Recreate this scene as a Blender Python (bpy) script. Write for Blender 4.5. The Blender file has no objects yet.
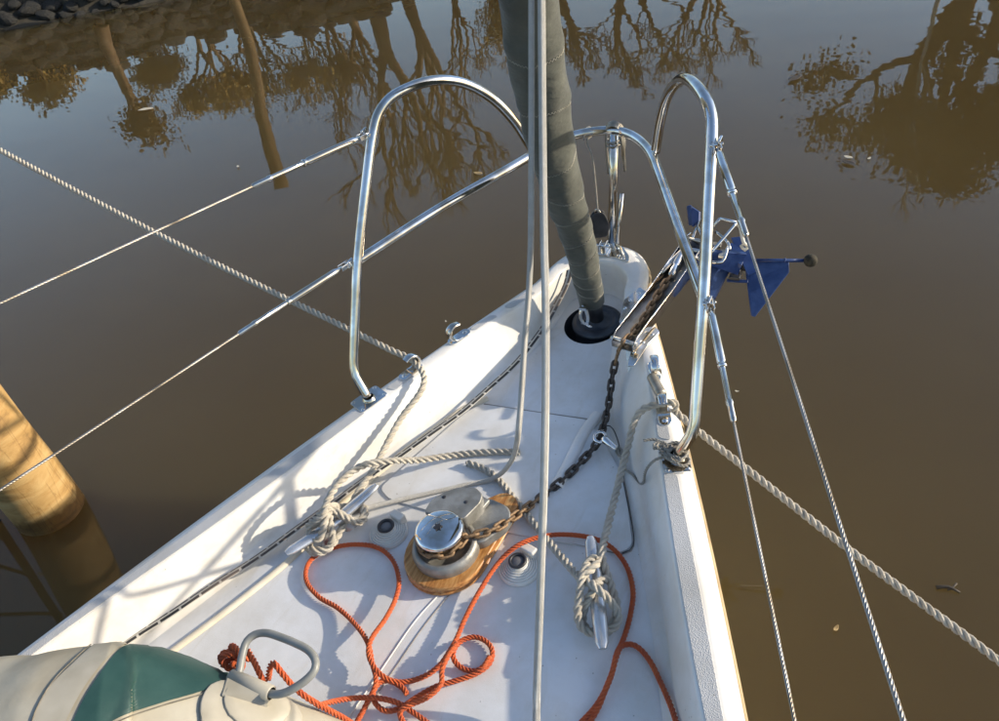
import bpy, math, random
import numpy as np
from mathutils import Matrix, Vector
R_ = math.radians
V = lambda *a: np.array(a[0] if len(a) == 1 else a, float)
scene = bpy.context.scene
COL = scene.collection

# ------------------------------------------------------------------ camera, sky, sun, exposure
# The boat is modelled in its own frame (x starboard, y to the bow, z up, foredeck = 0); the foredeck
# rises 5.31 degrees towards the bow, so everything aboard is carried into the world by TB.
TB = Matrix.Rotation(R_(5.31), 4, 'X')
WATER = -0.49
FPX, CPITCH, CYAW, CROLL = 798.604285, 0.692577, -0.561054, -0.228280
CC = V(0.717166, 0.0, 1.413017)
_fw = V(math.sin(CYAW)*math.cos(CPITCH), math.cos(CYAW)*math.cos(CPITCH), -math.sin(CPITCH))
_r0 = np.cross(_fw, V(0, 0, 1)); _r0 /= np.linalg.norm(_r0); _u0 = np.cross(_r0, _fw)
_rt = _r0*math.cos(CROLL)+_u0*math.sin(CROLL); _up = -_r0*math.sin(CROLL)+_u0*math.cos(CROLL)
cam = bpy.data.cameras.new('camera'); camo = bpy.data.objects.new('camera', cam); COL.objects.link(camo)
cam.sensor_width = 36; cam.lens = FPX/999*36; cam.clip_start = 0.02; cam.clip_end = 5000
m = Matrix.Identity(4)
for i, v in enumerate((_rt, _up, -_fw)):
    for j in range(3): m[j][i] = v[j]
for j in range(3): m[j][3] = CC[j]
camo.matrix_world = TB @ m
scene.camera = camo

world = bpy.data.worlds.new('World'); scene.world = world; world.use_nodes = True
nt = world.node_tree; bg = nt.nodes['Background']
sky = nt.nodes.new('ShaderNodeTexSky'); sky.sky_type = 'NISHITA'; sky.sun_disc = False
SUN_EL, SUN_AZ = R_(20.6), R_(65.2)        # azimuth from the bow towards starboard
sky.sun_elevation = SUN_EL; sky.sun_rotation = SUN_AZ
sky.air_density = 1.0; sky.dust_density = 1.2; sky.ozone_density = 1.6
nt.links.new(sky.outputs[0], bg.inputs[0]); bg.inputs[1].default_value = 0.15
sd = bpy.data.lights.new('sun', 'SUN'); so = bpy.data.objects.new('sun', sd); COL.objects.link(so)
sd.energy = 3.7; sd.angle = R_(0.8); sd.color = (1.0, 0.88, 0.70)
sdir = Vector((math.cos(SUN_EL)*math.sin(SUN_AZ), math.cos(SUN_EL)*math.cos(SUN_AZ), math.sin(SUN_EL)))
so.rotation_euler = sdir.to_track_quat('Z', 'Y').to_euler()
so.location = (6, 3, 5)
scene.view_settings.view_transform = 'Standard'; scene.view_settings.look = 'None'
scene.view_settings.exposure = 0.52; scene.view_settings.gamma = 1; scene.view_settings.use_curve_mapping = False
scene.render.engine = 'CYCLES'

def at(px, py, z=None, x=None, y=None, d=None):
    """the point of the boat frame seen at a photograph pixel, at a known height, offset or distance"""
    w = _fw*FPX + _rt*(px-499.5) - _up*(py-360.5)
    if d is not None: return CC + w/np.linalg.norm(w)*d
    t = (z-CC[2])/w[2] if z is not None else ((x-CC[0])/w[0] if x is not None else (y-CC[1])/w[1])
    return CC + w*t
def P(*q): return [at(a, b, z=c) for a, b, c in q]

# ------------------------------------------------------------------ materials
def mat(name, col, rough=0.5, metal=0.0, **k):
    m = bpy.data.materials.new(name); m.use_nodes = True
    b = m.node_tree.nodes['Principled BSDF']
    b.inputs['Base Color'].default_value = (*col, 1); b.inputs['Roughness'].default_value = rough
    b.inputs['Metallic'].default_value = metal
    for kk, v in k.items(): b.inputs[kk.replace('_', ' ')].default_value = v
    return m
def nd(m, t, **k):
    n = m.node_tree.nodes.new(t)
    for a, v in k.items():
        if a in n.inputs: n.inputs[a].default_value = v
        else: setattr(n, a, v)
    return n
def ln(m, a, b): m.node_tree.links.new(a, b)
def bsdf(m): return m.node_tree.nodes['Principled BSDF']
def ramp(m, fac, stops):
    r = nd(m, 'ShaderNodeValToRGB'); ln(m, fac, r.inputs[0]); e = r.color_ramp.elements
    while len(e) < len(stops): e.new(0.5)
    for q, (p_, c) in zip(e, stops): q.position = p_; q.color = (*c, 1)
    return r.outputs[0]
def mottled(name, c1, c2, scale, rough=0.5, metal=0.0, bump=0.0, bscale=None, detail=4, coord='Object', lo=.35, hi=.65, **k):
    m = mat(name, c1, rough, metal, **k)
    tc = nd(m, 'ShaderNodeTexCoord'); n = nd(m, 'ShaderNodeTexNoise', Scale=scale, Detail=detail)
    ln(m, tc.outputs[coord], n.inputs['Vector'])
    ln(m, ramp(m, n.outputs[0], [(lo, c1), (hi, c2)]), bsdf(m).inputs['Base Color'])
    if bump:
        n2 = nd(m, 'ShaderNodeTexNoise', Scale=bscale or scale*4, Detail=5)
        ln(m, tc.outputs[coord], n2.inputs['Vector'])
        bp = nd(m, 'ShaderNodeBump', Strength=1.0, Distance=bump); ln(m, n2.outputs[0], bp.inputs['Height'])
        ln(m, bp.outputs[0], bsdf(m).inputs['Normal'])
    return m

def gelcoat(name, base, dirt, rough, fine=0.0):
    m = mat(name, base, rough)
    tc = nd(m, 'ShaderNodeTexCoord')
    n = nd(m, 'ShaderNodeTexNoise', Scale=5.0, Detail=8, Roughness=0.65); ln(m, tc.outputs['Object'], n.inputs['Vector'])
    c = ramp(m, n.outputs[0], [(.38, dirt), (.60, base)])
    sp = nd(m, 'ShaderNodeTexNoise', Scale=70.0, Detail=6, Roughness=0.7); ln(m, tc.outputs['Object'], sp.inputs['Vector'])
    s = ramp(m, sp.outputs[0], [(.25, (.42, .34, .25)), (.33, (1, 1, 1))])
    mps = nd(m, 'ShaderNodeMapping'); mps.inputs['Scale'].default_value = (9, 2.2, 9); ln(m, tc.outputs['Object'], mps.inputs['Vector'])
    ns = nd(m, 'ShaderNodeTexNoise', Scale=1.3, Detail=9, Roughness=.75, Distortion=.8); ln(m, mps.outputs[0], ns.inputs['Vector'])
    ms = nd(m, 'ShaderNodeMix', data_type='RGBA', blend_type='MULTIPLY'); ms.inputs[0].default_value = .8
    ln(m, c, ms.inputs[6]); ln(m, ramp(m, ns.outputs[0], [(.30, (.88, .85, .78)), (.46, (1, 1, 1))]), ms.inputs[7]); c = ms.outputs[2]
    mx = nd(m, 'ShaderNodeMix', data_type='RGBA', blend_type='MULTIPLY'); mx.inputs[0].default_value = .8
    ln(m, c, mx.inputs[6]); ln(m, s, mx.inputs[7]); ln(m, mx.outputs[2], bsdf(m).inputs['Base Color'])
    # scattered specks of grit
    vo = nd(m, 'ShaderNodeTexVoronoi', Scale=26.0); ln(m, tc.outputs['Object'], vo.inputs['Vector'])
    g = ramp(m, vo.outputs['Distance'], [(.028, (.2, .16, .12)), (.045, (1, 1, 1))])
    mg = nd(m, 'ShaderNodeMix', data_type='RGBA', blend_type='MULTIPLY'); mg.inputs[0].default_value = .55
    ln(m, mx.outputs[2], mg.inputs[6]); ln(m, g, mg.inputs[7]); ln(m, mg.outputs[2], bsdf(m).inputs['Base Color'])
    rr = nd(m, 'ShaderNodeMapRange'); rr.inputs[3].default_value = rough-.1; rr.inputs[4].default_value = rough+.2
    ln(m, n.outputs[0], rr.inputs[0]); ln(m, rr.outputs[0], bsdf(m).inputs['Roughness'])
    b1 = nd(m, 'ShaderNodeTexNoise', Scale=14.0, Detail=3); ln(m, tc.outputs['Object'], b1.inputs['Vector'])
    bp = nd(m, 'ShaderNodeBump', Strength=.2, Distance=.003); ln(m, b1.outputs[0], bp.inputs['Height'])
    last = bp
    if fine:
        ch = nd(m, 'ShaderNodeTexVoronoi', Scale=520.0); ln(m, tc.outputs['Object'], ch.inputs['Vector'])
        b2 = nd(m, 'ShaderNodeBump', Strength=.7, Distance=fine); ln(m, ch.outputs['Distance'], b2.inputs['Height'])
        ln(m, bp.outputs[0], b2.inputs['Normal']); last = b2
    ln(m, last.outputs[0], bsdf(m).inputs['Normal'])
    return m
M = {}
M['gel'] = gelcoat('white_gelcoat', (.80, .79, .765), (.70, .665, .60), .34)
M['deck'] = gelcoat('deck_gelcoat', (.79, .795, .80), (.68, .665, .63), .42, .00022)
M['pad'] = gelcoat('nonskid_pad', (.56, .56, .56), (.46, .455, .44), .6, .0016)
M['cream'] = mottled('cream_moulding', (.72, .66, .54), (.62, .55, .42), 20, .5)
M['gasket'] = mottled('grey_gasket', (.22, .20, .18), (.36, .33, .29), 60, .8)
M['rub'] = mottled('tan_rubbing_strip', (.50, .38, .22), (.36, .26, .14), 20, .6)
M['dark'] = mottled('black_plastic', (.02, .021, .024), (.04, .04, .045), 40, .45)
M['drum'] = mottled('blue_black_plastic', (.025, .032, .045), (.05, .06, .075), 30, .4)
def steel(name, col, r0, r1, brushed=False):
    m = mat(name, col, r0, 1.0)
    tc = nd(m, 'ShaderNodeTexCoord'); n = nd(m, 'ShaderNodeTexNoise', Scale=35.0, Detail=6, Roughness=.7)
    ln(m, tc.outputs['Object'], n.inputs['Vector'])
    mr = nd(m, 'ShaderNodeMapRange'); mr.inputs[1].default_value = .35; mr.inputs[2].default_value = .7
    mr.inputs[3].default_value = r0; mr.inputs[4].default_value = r1
    ln(m, n.outputs[0], mr.inputs[0]); ln(m, mr.outputs[0], bsdf(m).inputs['Roughness'])
    n3 = nd(m, 'ShaderNodeTexNoise', Scale=16.0, Detail=5); ln(m, tc.outputs['Object'], n3.inputs['Vector'])
    ln(m, ramp(m, n3.outputs[0], [(.38, tuple(v*.72*q for v, q in zip(col, (1, .9, .76)))), (.55, col)]), bsdf(m).inputs['Base Color'])
    n2 = nd(m, 'ShaderNodeTexNoise', Scale=9.0, Detail=2); ln(m, tc.outputs['Object'], n2.inputs['Vector'])
    bp = nd(m, 'ShaderNodeBump', Strength=.3, Distance=.002); ln(m, n2.outputs[0], bp.inputs['Height']); ln(m, bp.outputs[0], bsdf(m).inputs['Normal'])
    return m
M['chrome'] = steel('polished_steel', (.80, .80, .79), .05, .16)
M['mirror'] = steel('chrome_cap', (.86, .87, .88), .03, .07)
M['steel'] = steel('brushed_steel', (.62, .61, .58), .22, .42)
M['switch'] = mottled('white_moulding', (.80, .78, .72), (.68, .65, .58), 25, .45)
M['alu'] = mottled('cast_aluminium', (.40, .39, .36), (.26, .25, .22), 30, .5, .6, .0008)
M['rust'] = mottled('rusty_chain', (.16, .095, .045), (.32, .21, .12), 90, .65, .45, .0008)
M['darkchain'] = mottled('dark_chain', (.045, .038, .032), (.12, .10, .085), 90, .55, .5, .0008)
M['blue'] = mottled('blue_paint', (.010, .032, .125), (.026, .058, .18), 25, .35, 0, .001)
M['dullsteel'] = steel('dull_steel', (.30, .29, .27), .35, .55)
M['roller'] = mottled('worn_bronze_roller', (.30, .26, .20), (.42, .38, .32), 40, .4, .6)
M['black'] = mottled('black_steel', (.02, .018, .016), (.05, .035, .025), 30, .7)
M['wire'] = steel('wire_rope_steel', (.46, .44, .41), .32, .5)
M['polalu'] = mottled('polished_aluminium', (.74, .75, .76), (.60, .60, .59), 24, .26, .75)
M['ball'] = mottled('weathered_ball', (.018, .016, .010), (.06, .05, .032), 60, .9, 0, .003)

def woodm():
    m = mat('varnished_teak', (.35, .17, .06), .38)
    tc = nd(m, 'ShaderNodeTexCoord'); mp = nd(m, 'ShaderNodeMapping'); mp.inputs['Scale'].default_value = (30, 6, 40)
    mp.inputs['Rotation'].default_value = (0, 0, .3)
    ln(m, tc.outputs['Object'], mp.inputs['Vector'])
    n = nd(m, 'ShaderNodeTexNoise', Scale=3.0, Detail=8, Distortion=1.2); ln(m, mp.outputs[0], n.inputs['Vector'])
    ln(m, ramp(m, n.outputs[0], [(.3, (.20, .075, .02)), (.5, (.48, .21, .055)), (.72, (.66, .38, .14))]), bsdf(m).inputs['Base Color'])
    bp = nd(m, 'ShaderNodeBump', Strength=.5, Distance=.001); ln(m, n.outputs[0], bp.inputs['Height']); ln(m, bp.outputs[0], bsdf(m).inputs['Normal'])
    return m
M['wood'] = woodm()
def ropem(name, c1, c2, fib=18.0, rough=.9, tex=.0005):
    m = mat(name, c1, rough)
    tc = nd(m, 'ShaderNodeTexCoord'); n = nd(m, 'ShaderNodeTexNoise', Scale=40.0, Detail=6, Roughness=.7)
    ln(m, tc.outputs['Object'], n.inputs['Vector'])
    c = ramp(m, n.outputs[0], [(.32, c2), (.6, c1)])
    w = nd(m, 'ShaderNodeTexWave', Scale=fib, Distortion=2.0, Detail=2); w.wave_type = 'BANDS'; w.bands_direction = 'DIAGONAL'
    ln(m, tc.outputs['UV'], w.inputs['Vector'])
    mx = nd(m, 'ShaderNodeMix', data_type='RGBA', blend_type='MULTIPLY'); mx.inputs[0].default_value = .35
    ln(m, c, mx.inputs[6]); ln(m, ramp(m, w.outputs[0], [(0, (.55, .5, .45)), (.5, (1, 1, 1))]), mx.inputs[7])
    ln(m, mx.outputs[2], bsdf(m).inputs['Base Color'])
    bp = nd(m, 'ShaderNodeBump', Strength=.8, Distance=tex); ln(m, w.outputs[0], bp.inputs['Height']); ln(m, bp.outputs[0], bsdf(m).inputs['Normal'])
    bsdf(m).inputs['Sheen Weight'].default_value = .25
    return m
M['rope'] = ropem('weathered_mooring_rope', (.76, .70, .58), (.58, .51, .40))
M['ropeg'] = ropem('green_tinged_mooring_rope', (.52, .47, .26), (.34, .31, .15))
M['orange'] = ropem('orange_rope', (.95, .18, .025), (.78, .11, .014))
M['sheet'] = ropem('white_braided_sheet', (.82, .80, .74), (.70, .67, .59), 60, .85, .0012)
M['twine'] = ropem('grey_twine', (.58, .54, .46), (.36, .32, .26))
M['coil'] = steel('dull_wire_rope', (.42, .40, .36), .3, .5)

def sailm():
    m = mat('green_grey_sailcloth', (.06, .065, .05), .85)
    tc = nd(m, 'ShaderNodeTexCoord'); n = nd(m, 'ShaderNodeTexNoise', Scale=9.0, Detail=6, Roughness=.6)
    ln(m, tc.outputs['Object'], n.inputs['Vector'])
    ln(m, ramp(m, n.outputs[0], [(.35, (.052, .055, .043)), (.65, (.095, .099, .078))]), bsdf(m).inputs['Base Color'])
    mp = nd(m, 'ShaderNodeMapping'); mp.inputs['Scale'].default_value = (5, 5, 13); mp.inputs['Rotation'].default_value = (.2, .3, 0)
    ln(m, tc.outputs['Object'], mp.inputs['Vector'])
    n2 = nd(m, 'ShaderNodeTexNoise', Scale=2.2, Detail=4); ln(m, mp.outputs[0], n2.inputs['Vector'])
    bp = nd(m, 'ShaderNodeBump', Strength=.8, Distance=.014); ln(m, n2.outputs[0], bp.inputs['Height'])
    n3 = nd(m, 'ShaderNodeTexNoise', Scale=600.0); ln(m, tc.outputs['Object'], n3.inputs['Vector'])
    b2 = nd(m, 'ShaderNodeBump', Strength=.4, Distance=.0006); ln(m, n3.outputs[0], b2.inputs['Height']); ln(m, bp.outputs[0], b2.inputs['Normal'])
    ln(m, b2.outputs[0], bsdf(m).inputs['Normal']); bsdf(m).inputs['Sheen Weight'].default_value = .2
    return m
M['sail'] = sailm()
M['thread'] = mottled('pale_thread', (.45, .43, .36), (.30, .28, .22), 80, .9)

def strapm():
    m = mat('woven_strap', (.03, .03, .03), .85)
    tc = nd(m, 'ShaderNodeTexCoord'); br = nd(m, 'ShaderNodeTexBrick')
    br.inputs['Color1'].default_value = (.03, .03, .032, 1); br.inputs['Color2'].default_value = (.05, .048, .045, 1)
    br.inputs['Mortar'].default_value = (.58, .55, .48, 1); br.inputs['Scale'].default_value = 1.0
    br.inputs['Mortar Size'].default_value = .13; br.inputs['Brick Width'].default_value = 2.2; br.inputs['Row Height'].default_value = .62
    br.offset = .5
    ln(m, tc.outputs['UV'], br.inputs['Vector']); br.squash = 1; n = nd(m, 'ShaderNodeTexNoise', Scale=3.0, Detail=5); ln(m, tc.outputs['Object'], n.inputs['Vector'])
    mx = nd(m, 'ShaderNodeMix', data_type='RGBA'); ln(m, ramp(m, n.outputs[0], [(.5, (0, 0, 0)), (.7, (.7, .7, .7))]), mx.inputs[0])
    ln(m, br.outputs[0], mx.inputs[6]); mx.inputs[7].default_value = (.22, .17, .14, 1)
    ln(m, mx.outputs[2], bsdf(m).inputs['Base Color'])
    return m
M['strap'] = strapm()

M['pvc'] = mottled('cream_fabric', (.45, .42, .34), (.34, .30, .22), 7, .55, 0, .004, 9)
M['pvc2'] = mottled('cream_patch', (.44, .41, .34), (.34, .31, .24), 12, .5)
M['teal'] = mottled('teal_fabric', (.014, .052, .046), (.028, .076, .067), 10, .5, 0, .004, 9)
M['ring'] = mottled('grey_plastic', (.20, .205, .19), (.26, .262, .245), 30, .4)
M['pvcdark'] = mottled('dark_seam', (.10, .09, .07), (.2, .18, .14), 50, .8)

def pilem():
    m = mat('tan_timber_pile', (.42, .29, .13), .7)
    tc = nd(m, 'ShaderNodeTexCoord'); mp = nd(m, 'ShaderNodeMapping'); mp.inputs['Scale'].default_value = (3, 3, 9)
    ln(m, tc.outputs['Object'], mp.inputs['Vector'])
    n = nd(m, 'ShaderNodeTexNoise', Scale=1.6, Detail=9, Roughness=.6, Distortion=.6); ln(m, mp.outputs[0], n.inputs['Vector'])
    c = ramp(m, n.outputs[0], [(.28, (.14, .08, .03)), (.45, (.42, .26, .095)), (.7, (.58, .42, .20))])
    sx = nd(m, 'ShaderNodeSeparateXYZ'); ln(m, tc.outputs['Object'], sx.inputs[0]); nz = nd(m, 'ShaderNodeTexNoise', Scale=14.0, Detail=5); ln(m, tc.outputs['Object'], nz.inputs['Vector'])
    ad = nd(m, 'ShaderNodeMath', operation='MULTIPLY_ADD'); ad.inputs[1].default_value = -.10; ln(m, nz.outputs[0], ad.inputs[0]); ln(m, sx.outputs[2], ad.inputs[2])
    mp_ = nd(m, 'ShaderNodeMix', data_type='RGBA', blend_type='MULTIPLY'); mp_.inputs[0].default_value = 1; ln(m, c, mp_.inputs[6])
    ln(m, ramp(m, ad.outputs[0], [(.0, (.34, .27, .15)), (.03, (.95, .92, .85))]), mp_.inputs[7])
    # drying cracks that run up the pile
    mc = nd(m, 'ShaderNodeMapping'); mc.inputs['Scale'].default_value = (14, 14, 1.1); ln(m, tc.outputs['Object'], mc.inputs['Vector'])
    nc = nd(m, 'ShaderNodeTexNoise', Scale=1.5, Detail=3, Distortion=.3); ln(m, mc.outputs[0], nc.inputs['Vector'])
    mk = nd(m, 'ShaderNodeMix', data_type='RGBA', blend_type='MULTIPLY'); mk.inputs[0].default_value = .4; ln(m, mp_.outputs[2], mk.inputs[6])
    ln(m, ramp(m, nc.outputs[0], [(.485, (1, 1, 1)), (.5, (.30, .22, .12)), (.515, (1, 1, 1))]), mk.inputs[7]); ln(m, mk.outputs[2], bsdf(m).inputs['Base Color'])
    bp = nd(m, 'ShaderNodeBump', Strength=.6, Distance=.012); ln(m, n.outputs[0], bp.inputs['Height']); ln(m, bp.outputs[0], bsdf(m).inputs['Normal'])
    return m
M['pile'] = pilem()
M['pole'] = mottled('brown_pole', (.11, .065, .028), (.17, .11, .05), 4, .8)
M['bark'] = mottled('brown_bark', (.10, .060, .030), (.17, .11, .06), 6, .9)
M['birch'] = mottled('pale_birch_bark', (.55, .50, .40), (.35, .30, .22), 5, .8)
M['gold'] = mottled('golden_leaves', (.20, .12, .025), (.30, .20, .05), 3, .8)
M['brownleaf'] = mottled('brown_leaves', (.075, .048, .014), (.13, .085, .025), 2, .8)
M['soil'] = mottled('muddy_bank', (.022, .019, .014), (.050, .042, .028), 3, .95, 0, .05, 6)
M['stone'] = mottled('dark_stone', (.012, .012, .011), (.045, .044, .040), 9, .85, 0, .02, 30)
M['leaf'] = mottled('floating_leaf', (.30, .20, .08), (.42, .30, .14), 40, .7)
M['darkleaf'] = mottled('dark_twig', (.04, .03, .02), (.07, .055, .04), 40, .7)
M['paleleaf'] = mottled('pale_leaf', (.60, .55, .42), (.5, .42, .3), 40, .7)
M['led'] = mottled('rubber_button', (.10, .10, .105), (.16, .16, .165), 50, .55)

def waterm():
    m = mat('murky_water', (.07, .046, .019), .015, 0, IOR=1.333)
    tc = nd(m, 'ShaderNodeTexCoord')
    n0 = nd(m, 'ShaderNodeTexNoise', Scale=.6, Detail=4); ln(m, tc.outputs['Object'], n0.inputs['Vector'])
    ln(m, ramp(m, n0.outputs[0], [(.3, (.078, .053, .0185)), (.7, (.094, .066, .025))]), bsdf(m).inputs['Base Color'])
    b = bsdf(m); b.inputs['Subsurface Weight'].default_value = 1.0; b.inputs['Subsurface Radius'].default_value = (1.0, .7, .4); b.inputs['Subsurface Scale'].default_value = 5.0
    mp = nd(m, 'ShaderNodeMapping'); mp.inputs['Scale'].default_value = (1, 1.5, 1); mp.inputs['Rotation'].default_value = (0, 0, R_(-33))
    ln(m, tc.outputs['Object'], mp.inputs['Vector'])
    n1 = nd(m, 'ShaderNodeTexNoise', Scale=2.6, Detail=1.5, Roughness=.4); ln(m, mp.outputs[0], n1.inputs['Vector'])
    n2 = nd(m, 'ShaderNodeTexNoise', Scale=.45, Detail=1.5); ln(m, mp.outputs[0], n2.inputs['Vector'])
    b1 = nd(m, 'ShaderNodeBump', Strength=.25, Distance=.0048); ln(m, n1.outputs[0], b1.inputs['Height'])
    b2 = nd(m, 'ShaderNodeBump', Strength=.25, Distance=.02); ln(m, n2.outputs[0], b2.inputs['Height']); ln(m, b1.outputs[0], b2.inputs['Normal'])
    ln(m, b2.outputs[0], b.inputs['Normal'])
    return m
M['water'] = waterm()

# ------------------------------------------------------------------ mesh helpers
class MB:
    def __init__(s): s.v = []; s.f = []; s.uv = []; s.sm = []
    def add(s, vs, fs, uvs=None, smooth=True):
        b = len(s.v); s.v += [tuple(float(c) for c in q) for q in vs]
        for i, f in enumerate(fs):
            s.f.append([b+j for j in f]); s.uv.append(uvs[i] if uvs else [(0, 0)]*len(f)); s.sm.append(smooth)
        return s
    def grid(s, rows, closed_u=False, closed_v=False, smooth=True, uvf=None, flip=False):
        nr, nc = len(rows), len(rows[0]); vs = [q for r in rows for q in r]; fs = []; uv = []
        for i in range(nr if closed_v else nr-1):
            for j in range(nc if closed_u else nc-1):
                a, b_ = i, (i+1) % nr; c, d = j, (j+1) % nc
                f = [a*nc+c, a*nc+d, b_*nc+d, b_*nc+c]
                u = [(j/nc, i), ((j+1)/nc, i), ((j+1)/nc, i+1), (j/nc, i+1)]
                if uvf: u = [uvf(q) for q in u]
                if flip: f.reverse(); u.reverse()
                fs.append(f); uv.append(u)
        return s.add(vs, fs, uv, smooth)
    def box(s, c, size, rot=None):
        c = V(c); h = V(size)/2; Rm = np.eye(3) if rot is None else np.array(rot)
        vs = [c+Rm@(h*V(a, b, d)) for a in (-1, 1) for b in (-1, 1) for d in (-1, 1)]
        return s.add(vs, [(0, 1, 3, 2), (4, 6, 7, 5), (0, 4, 5, 1), (2, 3, 7, 6), (0, 2, 6, 4), (1, 5, 7, 3)], None, False)
    def prism(s, poly, z0, z1, axes=None, origin=None):
        """extrude a 2-D polygon (counter-clockwise) from z0 to z1"""
        n = len(poly); A = np.eye(3) if axes is None else np.array(axes); o = V(0, 0, 0) if origin is None else V(origin)
        vs = [o+A@V(x, y, z0) for x, y in poly]+[o+A@V(x, y, z1) for x, y in poly]
        fs = [list(range(n))[::-1], list(range(n, 2*n))]+[[i, (i+1) % n, n+(i+1) % n, n+i] for i in range(n)]
        return s.add(vs, fs, None, False)
    def lathe(s, prof, c=(0, 0, 0), axis=(0, 0, 1), n=24, capt=True):
        c = V(c); a = V(axis); a /= np.linalg.norm(a); t = V(1, 0, 0) if abs(a[0]) < .9 else V(0, 1, 0)
        u = np.cross(t, a); u /= np.linalg.norm(u); w = np.cross(a, u)
        rows = [[c+a*z+(u*math.cos(k*2*math.pi/n)+w*math.sin(k*2*math.pi/n))*r for k in range(n)] for r, z in prof]
        return s.grid(rows, closed_u=True)
    def build(s, name, material, parent=None, bevel=0, base=None):
        me = bpy.data.meshes.new(name)
        b = V(0, 0, 0) if base is None else V(base)
        me.from_pydata([tuple(V(q)-b) for q in s.v], [], s.f)
        uvl = me.uv_layers.new(name='UVMap'); flat = [c for u in s.uv for q in u for c in q]
        uvl.data.foreach_set('uv', flat)
        me.polygons.foreach_set('use_smooth', s.sm)
        if material: me.materials.append(material)
        me.update(); o = bpy.data.objects.new(name, me); COL.objects.link(o)
        if parent is not None: o.parent = parent
        if bevel:
            bm = o.modifiers.new('bevel', 'BEVEL'); bm.width = bevel; bm.segments = 2; bm.limit_method = 'ANGLE'; bm.angle_limit = R_(35)
            for p_ in me.polygons: p_.use_smooth = True
            wn = o.modifiers.new('wn', 'WEIGHTED_NORMAL'); wn.keep_sharp = False
        return o
def smooth(pts, step=.01, closed=False):
    pts = [V(q) for q in pts]; n = len(pts); out = []
    for i in range(n if closed else n-1):
        g = lambda k: pts[k % n] if closed else pts[max(0, min(n-1, k))]
        a, b, c, d = g(i-1), g(i), g(i+1), g(i+2)
        L = np.linalg.norm(c-b); k = max(1, int(L/step))
        # centripetal-like tangents limited by the segment length
        def tan(p0, p1, p2):
            t = (p2-p0); l = np.linalg.norm(t)
            return t/l*L*min(1.0, 2*min(np.linalg.norm(p1-p0) or L, L)/L if L else 1) if l > 1e-9 else t*0
        t1 = tan(a, b, c) if (closed or i > 0) else c-b; t2 = tan(b, c, d) if (closed or i < n-2) else c-b
        for j in range(k):
            t = j/k; out.append((2*t**3-3*t*t+1)*b+(t**3-2*t*t+t)*t1+(-2*t**3+3*t*t)*c+(t**3-t*t)*t2)
    if not closed: out.append(pts[-1])
    return out
def resample(pts, step):
    pts = np.array(pts); seg = np.linalg.norm(np.diff(pts, axis=0), axis=1); s = np.concatenate([[0], np.cumsum(seg)])
    n = max(2, int(s[-1]/step)+1); q = np.linspace(0, s[-1], n)
    return [V(*[np.interp(k, s, pts[:, j]) for j in range(3)]) for k in q], q
def frames(pts):
    n = len(pts); T = [pts[min(i+1, n-1)]-pts[max(i-1, 0)] for i in range(n)]
    T = [t/(np.linalg.norm(t) or 1) for t in T]; u = np.cross(T[0], V(0, 0, 1))
    if np.linalg.norm(u) < 1e-3: u = np.cross(T[0], V(1, 0, 0))
    u /= np.linalg.norm(u); out = []
    for t in T:
        u = u-t*(u@t); u /= np.linalg.norm(u); out.append((t, u, np.cross(t, u)))
    return out
def tube(mb, pts, r, n=10, closed=False, caps=True):
    pts = [V(q) for q in pts]; F = frames(pts)
    if closed:
        pts2 = pts; n_ = len(pts); T = [pts[(i+1) % n_]-pts[i-1] for i in range(n_)]
        F = []; u = None
        for t in T:
            t = t/np.linalg.norm(t)
            if u is None: u = np.cross(t, V(.13, .21, 1)); u /= np.linalg.norm(u)
            u = u-t*(u@t); u /= np.linalg.norm(u); F.append((t, u, np.cross(t, u)))
    rr = r if callable(r) else (lambda k: r)
    rows = []; m_ = len(pts)
    for i, (q, (t, u, w)) in enumerate(zip(pts, F)):
        R = rr(i/(m_-1)) if m_ > 1 else r
        rows.append([q+(u*math.cos(a)+w*math.sin(a))*R for a in [k*2*math.pi/n for k in range(n)]])
    b = len(mb.v); mb.grid(rows, closed_u=True, closed_v=closed, uvf=lambda q: (q[0], q[1]*.05))
    if caps and not closed:
        L = len(rows)
        mb.add([], [], None)
        mb.f.append([b+k for k in range(n)][::-1]); mb.uv.append([(0, 0)]*n); mb.sm.append(False)
        mb.f.append([b+(L-1)*n+k for k in range(n)]); mb.uv.append([(0, 0)]*n); mb.sm.append(False)
    return mb
def laid(mb, pts, D, strands=3, lay=3.3, per=10, ns=6, wob=0.0, seed=1):
    """twisted rope: strands laid round the path, modelled as one swept lobed section"""
    R = D/2; pitch = D*lay; pts, s = resample(pts, pitch/per); F = frames(pts); rnd = random.Random(seed)
    sn = math.sin(math.pi/strands); a = R*sn/(1+sn); d = R-a
    rad = []
    for k in range(strands*ns):
        ph = ((k % ns)/ns-.5)*2*math.pi/strands
        rad.append(d*math.cos(ph)+math.sqrt(max(a*a-(d*math.sin(ph))**2, 0)))
    n = len(rad); rows = []
    ph1 = rnd.random()*6
    for q, t_, (t, u, w) in zip(pts, s, F):
        tw = 2*math.pi*t_/pitch; sc = 1+wob*math.sin(t_*40+ph1)
        rows.append([q+(u*math.cos(tw+2*math.pi*k/n)+w*math.sin(tw+2*math.pi*k/n))*rad[k]*sc for k in range(n)])
    b = len(mb.v)
    mb.grid(rows, closed_u=True, uvf=lambda q: (q[0]*strands, q[1]/per))
    L = len(rows); mb.f.append([b+k for k in range(n)][::-1]); mb.uv.append([(0, 0)]*n); mb.sm.append(False)
    mb.f.append([b+(L-1)*n+k for k in range(n)]); mb.uv.append([(0, 0)]*n); mb.sm.append(False)
    return mb
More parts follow.
